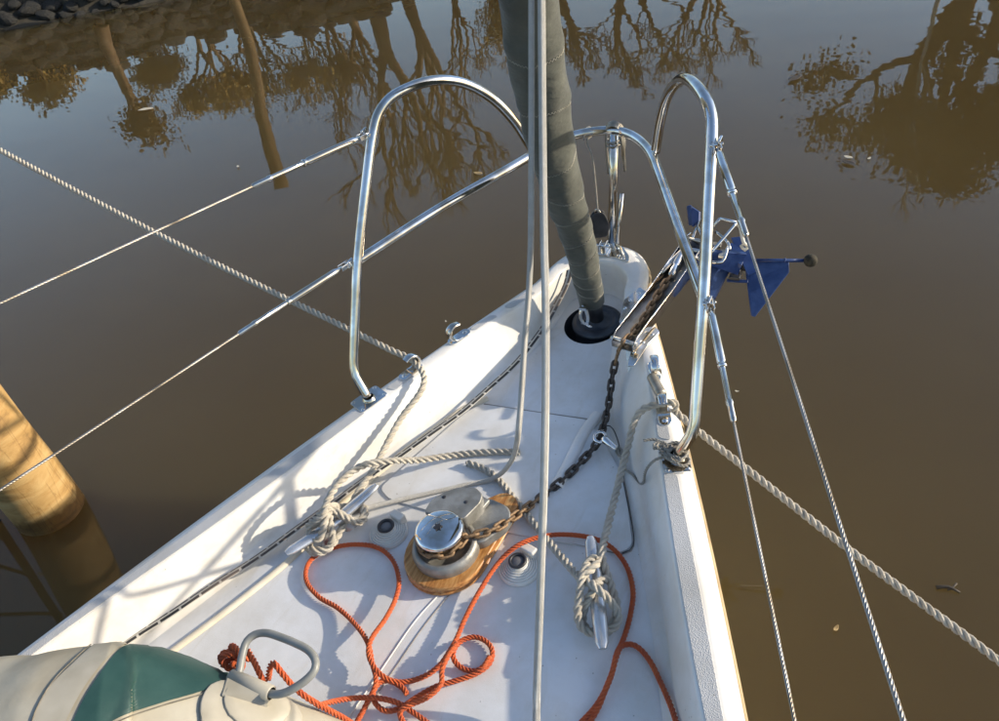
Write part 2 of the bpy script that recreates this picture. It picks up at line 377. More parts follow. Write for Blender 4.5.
def circle(c, r, n=24, a0=0, a1=2*math.pi): return [(c[0]+r*math.cos(a0+(a1-a0)*k/n), c[1]+r*math.sin(a0+(a1-a0)*k/n)) for k in range(n)]
def hull2(c1, r1, c2, r2, n=14):
    """outline of two circles and their common tangents (a teardrop or a stadium)"""
    c1 = V(*c1); c2 = V(*c2); d = c2-c1; L = np.linalg.norm(d); a = math.atan2(d[1], d[0]); b = math.acos((r1-r2)/L)
    o = []
    for k in range(n+1):
        t = a+b+(2*math.pi-2*b)*k/n; o.append((c1[0]+r1*math.cos(t), c1[1]+r1*math.sin(t)))
    for k in range(n+1):
        t = a-b+2*b*k/n; o.append((c2[0]+r2*math.cos(t), c2[1]+r2*math.sin(t)))
    return o
def roundpoly(poly, r, k=5):
    out = []; n = len(poly)
    for i in range(n):
        p0, p1, p2 = V(*poly[i-1]), V(*poly[i]), V(*poly[(i+1) % n])
        a = p0-p1; b = p2-p1; la, lb = np.linalg.norm(a), np.linalg.norm(b); rr = min(r, la*.45, lb*.45)
        A = p1+a/la*rr; B = p1+b/lb*rr
        for j in range(k+1):
            t = j/k; out.append(tuple((1-t)**2*A+2*t*(1-t)*p1+t*t*B))
    return out
def ccw(poly):
    s = sum(poly[i-1][0]*poly[i][1]-poly[i][0]*poly[i-1][1] for i in range(len(poly)))
    return poly if s > 0 else poly[::-1]

def tag(o, label=None, cat=None, group=None, kind=None):
    if label: o['label'] = label
    if cat: o['category'] = cat
    if group: o['group'] = group
    if kind: o['kind'] = kind
    return o
class Thing:
    """an Empty at the thing's base; parts are meshes given in the thing's frame coordinates"""
    def __init__(s, name, label, cat, base=(0, 0, 0), boat=True, group=None):
        s.e = bpy.data.objects.new(name, None); COL.objects.link(s.e); s.b = V(base); s.e.empty_display_size = .1
        Tm = TB if boat else Matrix.Identity(4)
        s.e.matrix_world = Tm @ Matrix.Translation(Vector(s.b)); tag(s.e, label, cat, group)
    def part(s, name, mb, material, parent=None, bevel=0, label=None, kind=None):
        o = mb.build(name, material, parent or s.e, bevel, s.b); tag(o, label, None, None, kind); return o
def single(name, mb, material, label, cat, base, boat=True, group=None, bevel=0, kind=None):
    o = mb.build(name, material, None, bevel, base)
    o.matrix_world = (TB if boat else Matrix.Identity(4)) @ Matrix.Translation(Vector(V(base)))
    return tag(o, label, cat, group, kind)
def place(ob, name, parent, M_, material=None):
    """a further copy of a part, sharing its mesh"""
    c = ob.copy(); c.name = name; COL.objects.link(c); c.parent = parent; c.matrix_local = M_
    return c
def mtx(o, x, y, z):
    m = Matrix.Identity(4)
    for i, v in enumerate((x, y, z)):
        for j in range(3): m[j][i] = v[j]
    for j in range(3): m[j][3] = o[j]
    return m

# ================================================================== THE SETTING
rnd = random.Random(7)
mb = MB(); mb.add([(-400, -400, 0), (400, -400, 0), (400, 400, 0), (-400, 400, 0)], [(0, 1, 2, 3)])
w = mb.build('water', M['water']); w.location = (0, 0, WATER); tag(w, kind='structure')
# far bank: waterline runs from the left of the frame away to the right
bd = V(1.9, 1.45, 0); bd /= np.linalg.norm(bd); bn = V(-bd[1], bd[0], 0)
B0 = V(-11.8, 8.24, 0)
def bank_h(s, t):
    return WATER + (-.5 if t < -.4 else 0) + max(0, min(1, (t+.05)/.9))*.85 + max(0, t-1.2)*.05 + .10*math.sin(s*1.7)*min(1, max(0, t)) + .06*math.sin(s*4.1+t*3)
rows = []
ss = np.concatenate([np.linspace(-300, -40, 14), np.linspace(-30, 50, 130), np.linspace(60, 300, 14)])
for t in (-1.5, -.3, -.05, .12, .25, .4, .6, .9, 1.4, 2.2, 4, 8, 20, 80, 300):
    rows.append([B0+bd*s+bn*(t+(.22*math.sin(s*.9)+.12*math.sin(s*2.3+1) if t < 5 else 0))+V(0, 0, bank_h(s, min(t, 8))-(1 if t < -1 else 0)) for s in ss])
mb = MB(); mb.grid(rows); bank = mb.build('bank', M['soil']); tag(bank, kind='structure')
# stones along the water's edge: parts of the bank
def stone_mesh(seed):
    import bmesh
    r = random.Random(seed); bm = bmesh.new(); bmesh.ops.create_icosphere(bm, subdivisions=2, radius=1)
    dirs = [Vector((r.uniform(-1, 1), r.uniform(-1, 1), r.uniform(-1, 1))).normalized() for _ in range(9)]
    for v in bm.verts:
        for d in dirs:
            k = v.co.dot(d)-.72
            if k > 0: v.co -= d*k*.8
    me = bpy.data.meshes.new('stone'); bm.to_mesh(me); bm.free(); me.materials.append(M['stone']); return me
SM = [stone_mesh(k) for k in range(5)]
def wob(s): return .22*math.sin(s*.9)+.12*math.sin(s*2.3+1)
n_st = 0
for row, (t0, sz) in enumerate(((-.02, .13), (.14, .15), (.32, .16), (.55, .19), (.85, .22), (1.3, .26))):
    s = -5.0
    while s < 9 and n_st < 260:
        r = sz*rnd.uniform(.6, 1.25); tt = t0+rnd.uniform(-.08, .08)
        o = bpy.data.objects.new('stone', SM[rnd.randrange(5)]); COL.objects.link(o); o.parent = bank
        p_ = B0+bd*s+bn*(tt+wob(s)); o.location = (p_[0], p_[1], bank_h(s, tt)+.02)
        o.scale = (r*rnd.uniform(.8, 1.3), r, r*rnd.uniform(.5, .75)); o.rotation_euler = (rnd.uniform(-.3, .3), rnd.uniform(-.3, .3), rnd.uniform(0, 6))
        s += r*1.75; n_st += 1

# trees: mirrored in the water from beyond the top of the frame
def grow(mb, p0, d, L, r, depth, rg, droop, tips, spread=.5, minr=.006):
    n = 4; pts = [p0]; dd = V(d)
    for k in range(n):
        dd = dd+V(rg.uniform(-1, 1), rg.uniform(-1, 1), rg.uniform(-.6, .8))*.13; dd[2] += droop; dd /= np.linalg.norm(dd)
        pts.append(pts[-1]+dd*L/n)
    sides = 6 if depth > 2 else (4 if depth > 0 else 3)
    tube(mb, pts, lambda t: max(minr, r*(1-.45*t)), sides, caps=False)
    if depth == 0: tips.append(pts[-1]); tips.append(pts[2]); return
    for k in range(2 if depth > 3 else 3):
        i = rg.choice((2, 3, 4)) if k else 4
        ax = V(rg.uniform(-1, 1), rg.uniform(-1, 1), rg.uniform(-.4, .9)); nd_ = dd*(1-spread)+ax*spread*rg.uniform(.6, 1.1)+dd*.25
        nd_ /= np.linalg.norm(nd_)
        grow(mb, pts[i], nd_, L*rg.uniform(.62, .82), r*(.60 if k else .72), depth-1, rg, droop, tips, spread, minr)
def tree(x, y, H, seed, label, cat='tree', lean=(0, 0), r=.14, depth=6, foliage=None, fdens=10, fsize=.1, spread=.55, droop=.02, bark='bark', name='bare_tree', group=None, trunkfrac=.33):
    rg = random.Random(seed); z0 = WATER+.42
    t = Thing(name, label, cat, (x, y, z0), boat=False, group=group)
    mb = MB(); Lt = H*trunkfrac; p0 = V(x, y, z0-.2); p1 = V(x+lean[0]*.33, y+lean[1]*.33, z0+Lt)
    tube(mb, smooth([p0, (p0+p1)/2+V(rg.uniform(-.1, .1), 0, 0), p1], .3), lambda k: r*(1.25-.5*k), 8)
    t.part('trunk', mb, M[bark]); mb = MB(); tips = []
    for k in range(3):
        a = k*2.1+rg.uniform(-.4, .4)
        grow(mb, p1-V(0, 0, .1), V(math.cos(a)*.35+lean[0]*.1, math.sin(a)*.35, 1.0), H*.24, r*.62, depth-1, rg, droop, tips, spread)
    zmax = max(q[2] for q in mb.v); sc = (H-Lt)/max(.5, zmax-p1[2])
    mb.v = [tuple(p1+(V(q)-p1)*sc) for q in mb.v]; tips = [p1+(q-p1)*sc for q in tips]
    t.part('branches', mb, M[bark])
    if foliage:
        mb = MB()
        for q in tips:
            for _ in range(fdens):
                c = q+V(rg.gauss(0, 1), rg.gauss(0, 1), rg.gauss(0, .8))*fsize*2.6
                a = V(rg.gauss(0, 1), rg.gauss(0, 1), rg.gauss(0, 1)); a /= np.linalg.norm(a); b = np.cross(a, V(rg.gauss(0, 1), rg.gauss(0, 1), 1)); b /= np.linalg.norm(b)
                s = fsize*rg.uniform(.5, 1.1)
                mb.add([c-a*s, c-b*s*.6, c+a*s, c+b*s*.6], [(0, 1, 2, 3)], None, False)
        t.part('crown', mb, M[foliage])
    return t
def polar(az, dist): a = R_(az); return .717+dist*math.sin(a), -.13+dist*math.cos(a)
def hgt(dep, dist): return dist*math.tan(R_(dep))-1.897-.42
def treeat(az, dist, dep, *a, **k):
    x, y = polar(az, dist); k.setdefault('group', 'trees on the far bank'); return tree(x, y, hgt(dep, dist), *a, **k)
treeat(-51, 14.8, 15.4, 3, 'small bushy willow with brown twigs at the stony edge', r=.10, depth=7, spread=.45, trunkfrac=.25, name='willow', foliage='brownleaf', fdens=1, fsize=.05)
treeat(-34.2, 17.5, 23.5, 11, 'tall bare tree whose forked limbs mirror inside the port hoop', r=.19, depth=7, spread=.5)
treeat(-37.5, 18.5, 18.0, 12, 'slender bare tree just left of the forked tall tree', r=.10, depth=6)
treeat(-32.4, 18.6, 22.0, 71, 'bare tree leaning close beside the forked tall tree', r=.15, depth=7, spread=.55, lean=(.8, 0))
treeat(-35.8, 19.6, 20.5, 72, 'bare tree crowded behind the forked tall tree', r=.13, depth=7, spread=.6)
treeat(-24.8, 21.0, 16.0, 73, 'bare tree between the slender one and the round crowned one', r=.12, depth=7, spread=.6)
treeat(-29.0, 19.5, 18.5, 15, 'slender bare tree just right of the forked tall tree', r=.11, depth=6)
treeat(-22.5, 17.0, 17.0, 19, 'round crowned bare tree standing behind the furled sail', r=.15, depth=7, spread=.65, trunkfrac=.28)
treeat(-17.5, 18.0, 17.8, 24, 'bare tree with a low wide crown beside the anchor gap', r=.14, depth=7, spread=.7, trunkfrac=.25)
treeat(-12.5, 20.0, 18.4, 28, 'rightmost bare tree before the open sky', r=.15, depth=7, spread=.6)
x, y = polar(3.0, 20); tree(x, y, hgt(23, 20), 41, 'broad brown leaved oak on the right', r=.34, depth=6, spread=.75, foliage='brownleaf', fdens=24, fsize=.085, name='oak_tree', trunkfrac=.22, droop=.0)
x, y = polar(9.5, 19); tree(x, y, hgt(23, 19), 43, 'brown leaved oak right of the broad oak', r=.3, depth=6, spread=.75, foliage='brownleaf', fdens=24, fsize=.085, name='oak_tree', trunkfrac=.22, droop=.0)
x, y = polar(1.4, 17.8); mb = MB(); tube(mb, smooth([(x-.35, y, WATER+.3), (x-.1, y, WATER+2), (x-.2, y, WATER+4), (x+.15, y, WATER+6.4)], .2), lambda k: .055-.03*k, 6)
t = Thing('birch_tree', 'pale birch stem in front of the broad brown oak', 'tree', (x-.35, y, WATER+.42), boat=False); t.part('trunk', mb, M['birch'])
rg = random.Random(5); mb = MB(); tp = []
for k in range(5): grow(mb, V(x-.15, y, WATER+3.6+k*.5), V(rg.uniform(-1, 1), rg.uniform(-1, 1), 1.2), .5, .02, 3, rg, .02, tp)
t.part('branches', mb, M['birch'])
gold = [(-58.5, 15.5, 11.0, 'golden shrub leftmost on the stony bank'), (-55.5, 16, 11.5, 'golden shrub beside the leftmost one'), (-45.5, 17.5, 14.5, 'golden bush between the willow and the leaning pole'),
        (-42.5, 18.5, 15.6, 'golden bush straight behind the leaning pole'), (-39.5, 20, 15.5, 'tall golden bush right of the leaning pole'), (-26, 20, 13.5, 'golden thicket behind the furled sail'), (-49, 19, 12.5, 'golden bush behind the small willow')]
for k, (az, ds, dep, lb) in enumerate(gold):
    treeat(az, ds, dep, 60+k, lb, 'shrub', r=.07, depth=5, spread=.7, foliage='gold', fdens=12, fsize=.042, name='golden_shrub', trunkfrac=.2)

# leaning pole, seen only as its reflection
x, y = polar(-42.9, 13.6); x2, y2 = polar(-43.6, 13.2); zt = 13.2*math.tan(R_(20.2))-1.9
mb = MB(); tube(mb, smooth([V(x, y, WATER-1), V(x, y, WATER), V(x*.8+x2*.2+.06, y*.8+y2*.2, WATER+zt*.3), V(x*.5+x2*.5-.05, y*.5+y2*.5, WATER+zt*.62), V(x2, y2, WATER+zt)], .1), lambda k: .065+.05*k, 12)
single('leaning_pole', mb, M['pole'], 'thin brown leaning pole standing off the stony bank', 'pole', (x, y, WATER), boat=False)

# near pile at the left with its steel bracket
def atw(px, py, z):
    w_ = TB.to_3x3() @ Vector(_fw*FPX+_rt*(px-499.5)-_up*(py-360.5)); c = TB @ Vector(CC); k = (z-c[2])/w_[2]; return V(c+w_*k)
pb = atw(52, 512, WATER); pt = atw(-75, 300, WATER+.0)
dirp = V(-.06, -.06, 1.0); rr = .118
mb = MB()
pts = [pb+dirp*z for z in np.linspace(-1.2, 2.6, 60)]
rows = []
for i, q in enumerate(pts):
    rows.append([q+V(math.cos(a), math.sin(a), 0)*rr*(1+.02*math.sin(3*a+i*.15)+.012*math.sin(i*.9+a)) for a in [k*2*math.pi/28 for k in range(28)]])
mb.grid(rows, closed_u=True); b = len(mb.v); mb.add([pts[-1]]+rows[-1], [(0, k+1, (k+1) % 28+1) for k in range(28)], None, False)
t = Thing('mooring_pile', 'stout tan pile standing in the water at the left edge', 'pile', pb, boat=False)
t.part('shaft', mb, M['pile'])
lt = Thing('steel_bracket', 'black steel bracket with thin rods against the tan pile', 'bracket', pb+V(-.2, -.1, 0), boat=False)
s1 = pb+V(-.13, -.10, -.6); mb = MB(); tube(mb, [s1, s1+V(-.08, -.01, 1.1), s1+V(-.22, -.02, 2.6)], .016, 8); lt.part('upright', mb, M['black'])
for k, (h, dx) in enumerate(((.72, -.9), (.92, -1.0), (1.15, -.8))):
    mb = MB(); tube(mb, [s1+V(-.07, 0, h), s1+V(dx, -.05, h+.25*(k-1))], .008, 6); lt.part('rod', mb, M['black'])

# things floating on the water
def floater(px, py, kind, label, L=.05):
    c = atw(px, py, WATER+.004); mb = MB(); rg = random.Random(int(px))
    if kind == 'twig':
        a = rg.uniform(-.5, .5); u = V(math.cos(a), math.sin(a), 0)
        tube(mb, smooth([c-u*L, c+V(0, .008, .004), c+u*L], .01), lambda k: .006-.003*k, 6)
        tube(mb, smooth([c, c+V(.5, .6, .03)*L, c+V(.7, 1, .1)*L], .01), .003, 5)
        single('floating_twig', mb, M['darkleaf'], label, 'twig', c, boat=False); return
    a = rg.uniform(0, 3); u = V(math.cos(a), math.sin(a), 0); w_ = V(-u[1], u[0], 0); rows = []
    for i in range(9):
        s = i/8*2-1; h = L*.45*(1-s*s)**.7*(1-.2*s)+1e-4
        rows.append([c+u*s*L+w_*h*k+V(0, 0, abs(k)*.25*h+.004*s*s+.002) for k in (-1, -.5, 0, .5, 1)])
    mb.grid(rows); o = single('floating_leaf', mb, M[{'pale': 'paleleaf', 'leaf': 'leaf', 'dark': 'darkleaf'}[kind]], label, 'leaf', c, boat=False, group='leaves floating on the water')
    sm = o.modifiers.new('thick', 'SOLIDIFY'); sm.thickness = .0015
floater(795, 79, 'dark', 'dark floating leaf in the open water near the top', .07)
floater(848, 163, 'dark', 'dark floating leaf just below the oak reflection', .045)
floater(848, 158, 'pale', 'pale floating leaf just below the oak reflection', .03)
floater(869, 159, 'pale', 'tiny pale leaf right of the leaf pair under the oak reflection', .016)
floater(948, 590, 'twig', 'dark twig afloat near the right edge', .028)
floater(836, 629, 'leaf', 'small tan leaf afloat between the guard wires', .012)
floater(146, 110, 'pale', 'pale feather like leaf by the willow reflection', .075)
floater(238, 167, 'pale', 'tiny pale leaf left of the pole reflection', .02)
floater(478, 174, 'leaf', 'brown leaf afloat inside the port hoop', .035)
floater(505, 151, 'dark', 'small dark leaf close to the furled sail', .02)
floater(446, 322, 'pale', 'speck of pale leaf near the port gunwale', .008)
floater(737, 392, 'pale', 'tiny pale leaf beside the starboard hoop leg', .008)

# ================================================================== THE BOAT
boat = Thing('sailboat', 'white sailboat foredeck and bow with steel pulpit and windlass', 'sailboat', (0, 0, 0))
# ---- outline curves: O outer edge, C inner edge of the rail cap, D edge of the deck floor
def Op(y): y -= 1.2; return .387-.438*y-.044*y*y-.006*y**3
def O(y):
    if y < .2: return Op(.2)+(.2-y)*.36-(.2-y)**2*.03
    return Op(y)
def C(y):
    if y < .2: return O(y)-.062
    q = y-1.2; c = .319-.386*q-.009*q*q-.061*q**3
    w_ = min(1, max(0, (y-.2)/.4)); c = c*w_+(O(y)-.062)*(1-w_)
    if y > 1.4:
        k = min(1, (y-1.4)/.3); c = c*(1-k*k)+.102*k*k
    return c
DY = [-1.6, .0, .42, .62, .77, .93, 1.05, 1.13, 1.26, 1.45, 1.60, 1.70]; DX = [1.33, .765, .598, .512, .453, .382, .325, .285, .212, .148, .108, .094]
def D(y): return float(np.interp(y, DY, DX))
CAPZ = .110
stations = []
ys = list(np.arange(-1.6, 1.70, .04))
for y in ys: stations.append((V(O(y), y), V(C(y), y), V(D(y), y)))
for k in range(1, 13):
    a = k/12*math.pi/2; y0 = 1.70; ox = O(y0)
    o_ = V(ox*math.cos(a)**.85, y0+.205*math.sin(a)**1.05) if k < 12 else V(0, y0+.205)
    stations.append((o_, V(.102*math.cos(a), y0+.102*math.sin(a)), V(.094*math.cos(a), y0+.094*math.sin(a))))
def prof(st, s):
    o, c, d = st; f = min(1, max(0, (1.75-c[1])/.25)); out = []
    nrm = (o-c); L = np.linalg.norm(nrm); nrm = nrm/L
    def P3(q, z): return V(s*q[0], q[1], z)
    kf = .02*f+.004
    dd = c-d; Ld = np.linalg.norm(dd) or 1
    out.append(P3(d-dd/Ld*kf, 0)); out.append(P3(d+dd*.06, .008)); out.append(P3(d+dd*.16, .022))
    out.append(P3(d+dd*.86, CAPZ-.018)); out.append(P3(d+dd*.97, CAPZ-.005)); out.append(P3(c+nrm*.004, CAPZ))
    bev = min(.032, L*.42); k = o-nrm*bev
    out.append(P3(k-nrm*.003, CAPZ)); out.append(P3(k+nrm*.003, CAPZ-.0015))
    out.append(P3(o-nrm*.005, CAPZ-.014)); out.append(P3(o, CAPZ-.019)); out.append(P3(o-nrm*.001, CAPZ-.030))
    return out, o, nrm
rows = []; hull = []; cen = []
seq = [(st, -1) for st in stations]+[(st, 1) for st in stations[-2::-1]]
for st, s in seq:
    pr, o, nr = prof(st, s); rows.append(pr)
    hr = []
    for z, sc in ((CAPZ-.030, 1.0), (CAPZ-.046, .995), (0, .95), (-.15, .86), (-.3, .75), (-.42, .64), (-.55, .5), (-.8, .2)):
        rk = (CAPZ-z)*.55*max(0, (o[1]-1.0)/.9)
        hr.append(V(s*o[0]*sc, o[1]-rk-(.002 if sc < 1 else 0), z))
    hull.append(hr)
mb = MB(); mb.grid(rows); boat.part('gunwale', mb, M['gel'], label='white moulded gunwale with flat cap')
mb = MB(); mb.grid(hull); boat.part('hull', mb, M['gel'])
# tan rubbing strip just below the rail, outside
mb = MB(); pts = [V(r[-1])+V(0, 0, -.010)+(V(np.sign(r[-1][0])*.002, 0, 0)) for r in rows]; pts2, _ = resample(pts, .03); tube(mb, pts2, .0065, 6); boat.part('rubbing_strip', mb, M['rub'])
# deck floor with the furler well cut out
import bmesh
bm = bmesh.new(); loop = []
WC, WR = V(.015, 1.648), .082
for st, s in seq:
    d = st[2]; dd = st[1]-d; Ld = np.linalg.norm(dd) or 1; f = min(1, max(0, (1.75-st[1][1])/.25))
    q = d-dd/Ld*(.02*f+.004)*.6; loop.append((s*q[0], q[1], -.0006))
vo = [bm.verts.new(q) for q in loop]; eo = [bm.edges.new((vo[i], vo[(i+1) % len(vo)])) for i in range(len(vo))]
vi = [bm.verts.new((WC[0]+WR*math.cos(a), WC[1]+WR*math.sin(a)*1.10, -.0006)) for a in [k*2*math.pi/36 for k in range(36)]]
ei = [bm.edges.new((vi[i], vi[(i+1) % 36])) for i in range(36)]
bmesh.ops.triangle_fill(bm, use_beauty=True, use_dissolve=False, edges=eo+ei)
for f in bm.faces:
    if f.normal.z < 0: f.normal_flip()
me = bpy.data.meshes.new('deck'); bm.to_mesh(me); bm.free(); me.materials.append(M['deck'])
deck = bpy.data.objects.new('deck', me); COL.objects.link(deck); deck.parent = boat.e
mb = MB(); mb.grid([[V(WC[0]+WR*k*math.cos(a), WC[1]+WR*k*math.sin(a)*1.10, z) for a in [j*2*math.pi/36 for j in range(36)]] for k, z in ((1.0, -.0006), (.985, -.004), (.97, -.07), (.3, -.075), (.01, -.075))], closed_u=True)
boat.part('furler_well', mb, M['dark'])

# locker lid: a raised panel with a dark joint round it
lid = [tuple(at(a, b, z=.003)[:2]) for a, b in ((481, 403), (588, 419), (604, 440), (626, 478), (634, 545), (622, 554), (500, 532), (388, 500), (378, 488), (462, 414))]
lid = ccw(lid); lid = roundpoly(lid, .02)
def offset(poly, d):
    n = len(poly); out = []
    for i in range(n):
        a, b, c = V(*poly[i-1]), V(*poly[i]), V(*poly[(i+1) % n]); t = c-a; t /= np.linalg.norm(t); out.append(tuple(b+V(t[1], -t[0])*d))
    return out
mb = MB(); mb.prism(offset(lid, -.0022), .0, .0035); boat.part('locker_lid', mb, M['deck'], bevel=.002, label='flush anchor locker lid')
for pix in (((484, 404), (530, 411), (588, 419)), ((622, 470), (628, 500), (634, 541), (631, 551), (622, 554), (606, 551)), ((606, 551), (560, 541), (545, 539))):
    mb = MB(); tube(mb, smooth([at(a, b, z=.0028) for a, b in pix], .01), .0014 if pix[0][0] != 606 else .0008, 6); boat.part('lid_joint', mb, M['gasket'])
# ridges moulded along the deck
def ridge(name, pts, wd, h, material):
    mb = MB(); pts, _ = resample(smooth(pts, .02), .02); rows = []
    for q, (t, u, w_) in zip(pts, frames(pts)):
        n_ = V(-t[1], t[0], 0); n_ /= np.linalg.norm(n_)
        rows.append([q+n_*wd*.5*math.cos(a)+V(0, 0, h*math.sin(a)) for a in [math.pi*k/8 for k in range(9)]])
    mb.grid(rows, flip=True); return boat.part(name, mb, material)
ridge('deck_ridge', P((488, 399, 0), (462, 410, 0), (400, 456, 0), (330, 515, 0), (300, 551, 0), (240, 601, 0), (172, 652, 0), (80, 720, 0)), .017, .008, M['cream'])
ridge('lid_hinge_cover', P((598, 415, .003), (585, 432, .003), (566, 470, .003), (556, 487, .003)), .030, .012, M['gel'])
ridge('deck_seam', P((449, 584, 0), (416, 620, 0), (382, 669, 0), (340, 730, 0)), .0035, .002, M['gel'])
ridge('deck_seam', P((458, 584, 0), (424, 626, 0), (391, 674, 0), (352, 730, 0)), .0026, .0015, M['gasket'])

# non-skid pads on the rail caps
def pad(y0, y1, s, i0=.006, i1=None):
    n = max(2, int((y1-y0)/.03)); inn = []; out = []
    for k in range(n+1):
        y = y0+(y1-y0)*k/n; c = C(y); L = O(y)-c; bev = min(.032, L*.42)
        inn.append((s*(c+i0), y)); out.append((s*(O(y)-bev-.006), y))
    poly = ccw(inn+out[::-1]); poly = roundpoly(poly, .010, 4)
    mb = MB(); mb.prism(poly, CAPZ-.001, CAPZ+.0022); return boat.part('nonskid_pad', mb, M['pad'], bevel=.0012)
for s in (-1, 1):
    pad(-1.55, .20, s); pad(.24, 1.075, s); pad(1.165, 1.225, s); pad(1.43, 1.50, s) if s < 0 else None
pad(1.54, 1.62, -1)

# screw head shared by all fittings
mb = MB(); mb.lathe([(.0001, .0022), (.003, .002), (.0045, .0008), (.005, 0)], n=10); SCREW = mb
def screw(x, y, z, parent, nrm=(0, 0, 1)):
    mb = MB(); mb.lathe([(.0001, .0026), (.003, .0022), (.0045, .0010), (.005, 0)], (x, y, z), nrm, 10); return boat.part('screw', mb, M['chrome'], parent)

# ---- mooring cleats
def cleat(A, F, label):
    A = V(A); F = V(F); c = (A+F)/2; c[2] = 0; ax = F-A; ax[2] = 0; ax /= np.linalg.norm(ax); lt = V(ax[1], -ax[0], 0)
    L = .125; mb = MB(); ring = []
    for k in range(21):
        t = k/10-1; rz = .046+.012*abs(t)**1.6; w_ = .0155*(1-.25*abs(t)**2); h = .0090*(1-.25*abs(t)**2)
        if abs(t) > .93: w_ *= .6; h *= .6
        ring.append([c+ax*L*t+lt*w_*math.cos(a)+V(0, 0, rz+h*math.sin(a)) for a in [j*math.pi/6 for j in range(12)]])
    mb.grid(ring, closed_u=True, flip=False)
    for rw in (ring[0], ring[-1]): mb.add(rw, [tuple(range(12))], None, False)
    o = boat.part('cleat', mb, M['polalu'], label=label)
    for s in (-1, 1):
        mb = MB(); q = c+ax*.032*s
        rows = [[q+ax*r*math.cos(a)*1.5*(1)+lt*r*math.sin(a)+V(0, 0, z) for a in [j*math.pi/7 for j in range(14)]] for z, r in ((0, .014), (.006, .011), (.02, .008), (.044, .009))]
        mb.grid(rows, closed_u=True); boat.part('cleat_foot', mb, M['polalu'], o)
    return c, ax, lt
cP = cleat((-.363, .685, .068), (-.264, .908, .043), 'port mooring cleat wrapped in grey rope')
cS = cleat((.363, .685, .068), (.264, .908, .043), 'starboard mooring cleat wrapped in grey rope')

# ---- foot switches
def footswitch(c, s, dirang):
    c = V(c[0], c[1], .0); mb = MB(); prf = [(.0445, 0), (.0445, .005)]
    for k in range(6):
        r = .0435-k*.0044; z = .006+k*.0026; prf += [(r, z), (r-.0004, z+.0036), (r-.0024, z+.0042), (r-.0034, z+.0030), (r-.0040, z+.0006)]
    prf += [(.0185, .020), (.018, .0265), (.014, .027), (.0001, .027)]
    mb.lathe(prf, c, (0, 0, 1), 36); o = boat.part('foot_switch', mb, M['switch'], label='ribbed cream foot switch')
    mb = MB(); tube(mb, [c+V(.0165*math.cos(a), .0165*math.sin(a), .029) for a in [k*math.pi/14 for k in range(28)]], .0035, 8, closed=True); boat.part('rubber_ring', mb, M['dark'], o)
    mb = MB(); mb.lathe([(.0001, .030), (.010, .029), (.014, .027)], c, (0, 0, 1), 20); boat.part('button', mb, M['led'], o)
    u = V(math.cos(dirang), math.sin(dirang), 0); w_ = V(-u[1], u[0], 0); mb = MB()
    mb.box(c+u*.037+V(0, 0, .017), (.020, .036, .028), np.array([u, w_, V(0, 0, 1)]).T); boat.part('switch_flap', mb, M['switch'], o, bevel=.004)
footswitch(at(388, 531, z=.01), -1, R_(75)); footswitch(at(519, 566, z=.01), 1, R_(75))

# ---- windlass
wc = at(439, 530, z=.088); wx, wy = wc[0], wc[1]; tip = at(506, 503, z=.02)
poly = ccw(hull2((wx+.004, wy-.010), .092, (tip[0]-.004, tip[1]-.012), .036, 20))
mb = MB(); mb.prism(offset(poly, .0015), .0, .009); mb.prism(poly, .008, .026); wl = boat.part('windlass', mb, M['wood'], bevel=.006, label='wooden windlass base, teardrop shaped')
mb = MB(); mb.lathe([(.073, .026), (.074, .040), (.070, .052), (.063, .056), (.058, .052), (.056, .040), (.03, .038)], (wx+.006, wy-.004, 0), (0, 0, 1), 36); boat.part('lower_housing', mb, M['alu'], wl)
mb = MB(); mb.lathe([(.036, .040), (.034, .062), (.046, .076)], (wx, wy, 0), (0, 0, 1), 24); boat.part('chain_wheel', mb, M['rust'], wl)
mb = MB(); mb.lathe([(.046, .078), (.0525, .080), (.0535, .086), (.0515, .091), (.045, .0945), (.012, .0975), (.0001, .0975)], (wx, wy, 0), (0, 0, 1), 48); boat.part('chrome_cap', mb, M['mirror'], wl)
star = [((.0105 if k % 2 else .0065)*math.cos(k*math.pi/6), (.0105 if k % 2 else .0065)*math.sin(k*math.pi/6)) for k in range(12)]
mb = MB(); mb.prism([(wx+a, wy+b) for a, b in star], .0975, .1005); boat.part('drive_socket', mb, M['dark'], wl, bevel=.0008)
top = ccw([tuple(at(a, b, z=.085)[:2]) for a, b in ((424, 513), (431, 501), (444, 493), (458, 488), (476, 488), (483, 495), (481, 503), (464, 520))])
cut = []
for q in top:
    d = V(q[0]-wx, q[1]-wy); L = np.linalg.norm(d); cut.append(tuple(V(wx, wy)+d/L*max(L, .058)))
# rim that follows the chrome cap
a0 = math.atan2(cut[0][1]-wy, cut[0][0]-wx)
mb = MB(); mb.prism(roundpoly(cut, .008, 4), .045, .089); boat.part('upper_housing', mb, M['alu'], wl, bevel=.003)
low = ccw([tuple(at(a, b, z=.05)[:2]) for a, b in ((447, 520), (468, 500), (490, 498), (508, 506), (512, 516), (505, 527), (482, 543), (466, 540))])
mb = MB(); mb.prism(roundpoly(low, .012, 4), .024, .052); boat.part('chain_guide', mb, M['alu'], wl, bevel=.005)
mb = MB(); q = at(488, 511, z=.06); mb.box(at(476, 511, z=.06), (.022, .075, .012), np.array([V(.97, -.25, 0), V(.25, .97, 0), V(0, 0, 1)]).T); boat.part('guide_rib', mb, M['alu'], wl, bevel=.003)
for a, b in ((444, 497), (466, 502)):
    q = at(a, b, z=.089); mb = MB(); mb.lathe([(.0001, .0905), (.004, .0900), (.005, .089)], (q[0], q[1], 0), (0, 0, 1), 10); boat.part('screw', mb, M['dark'], wl)

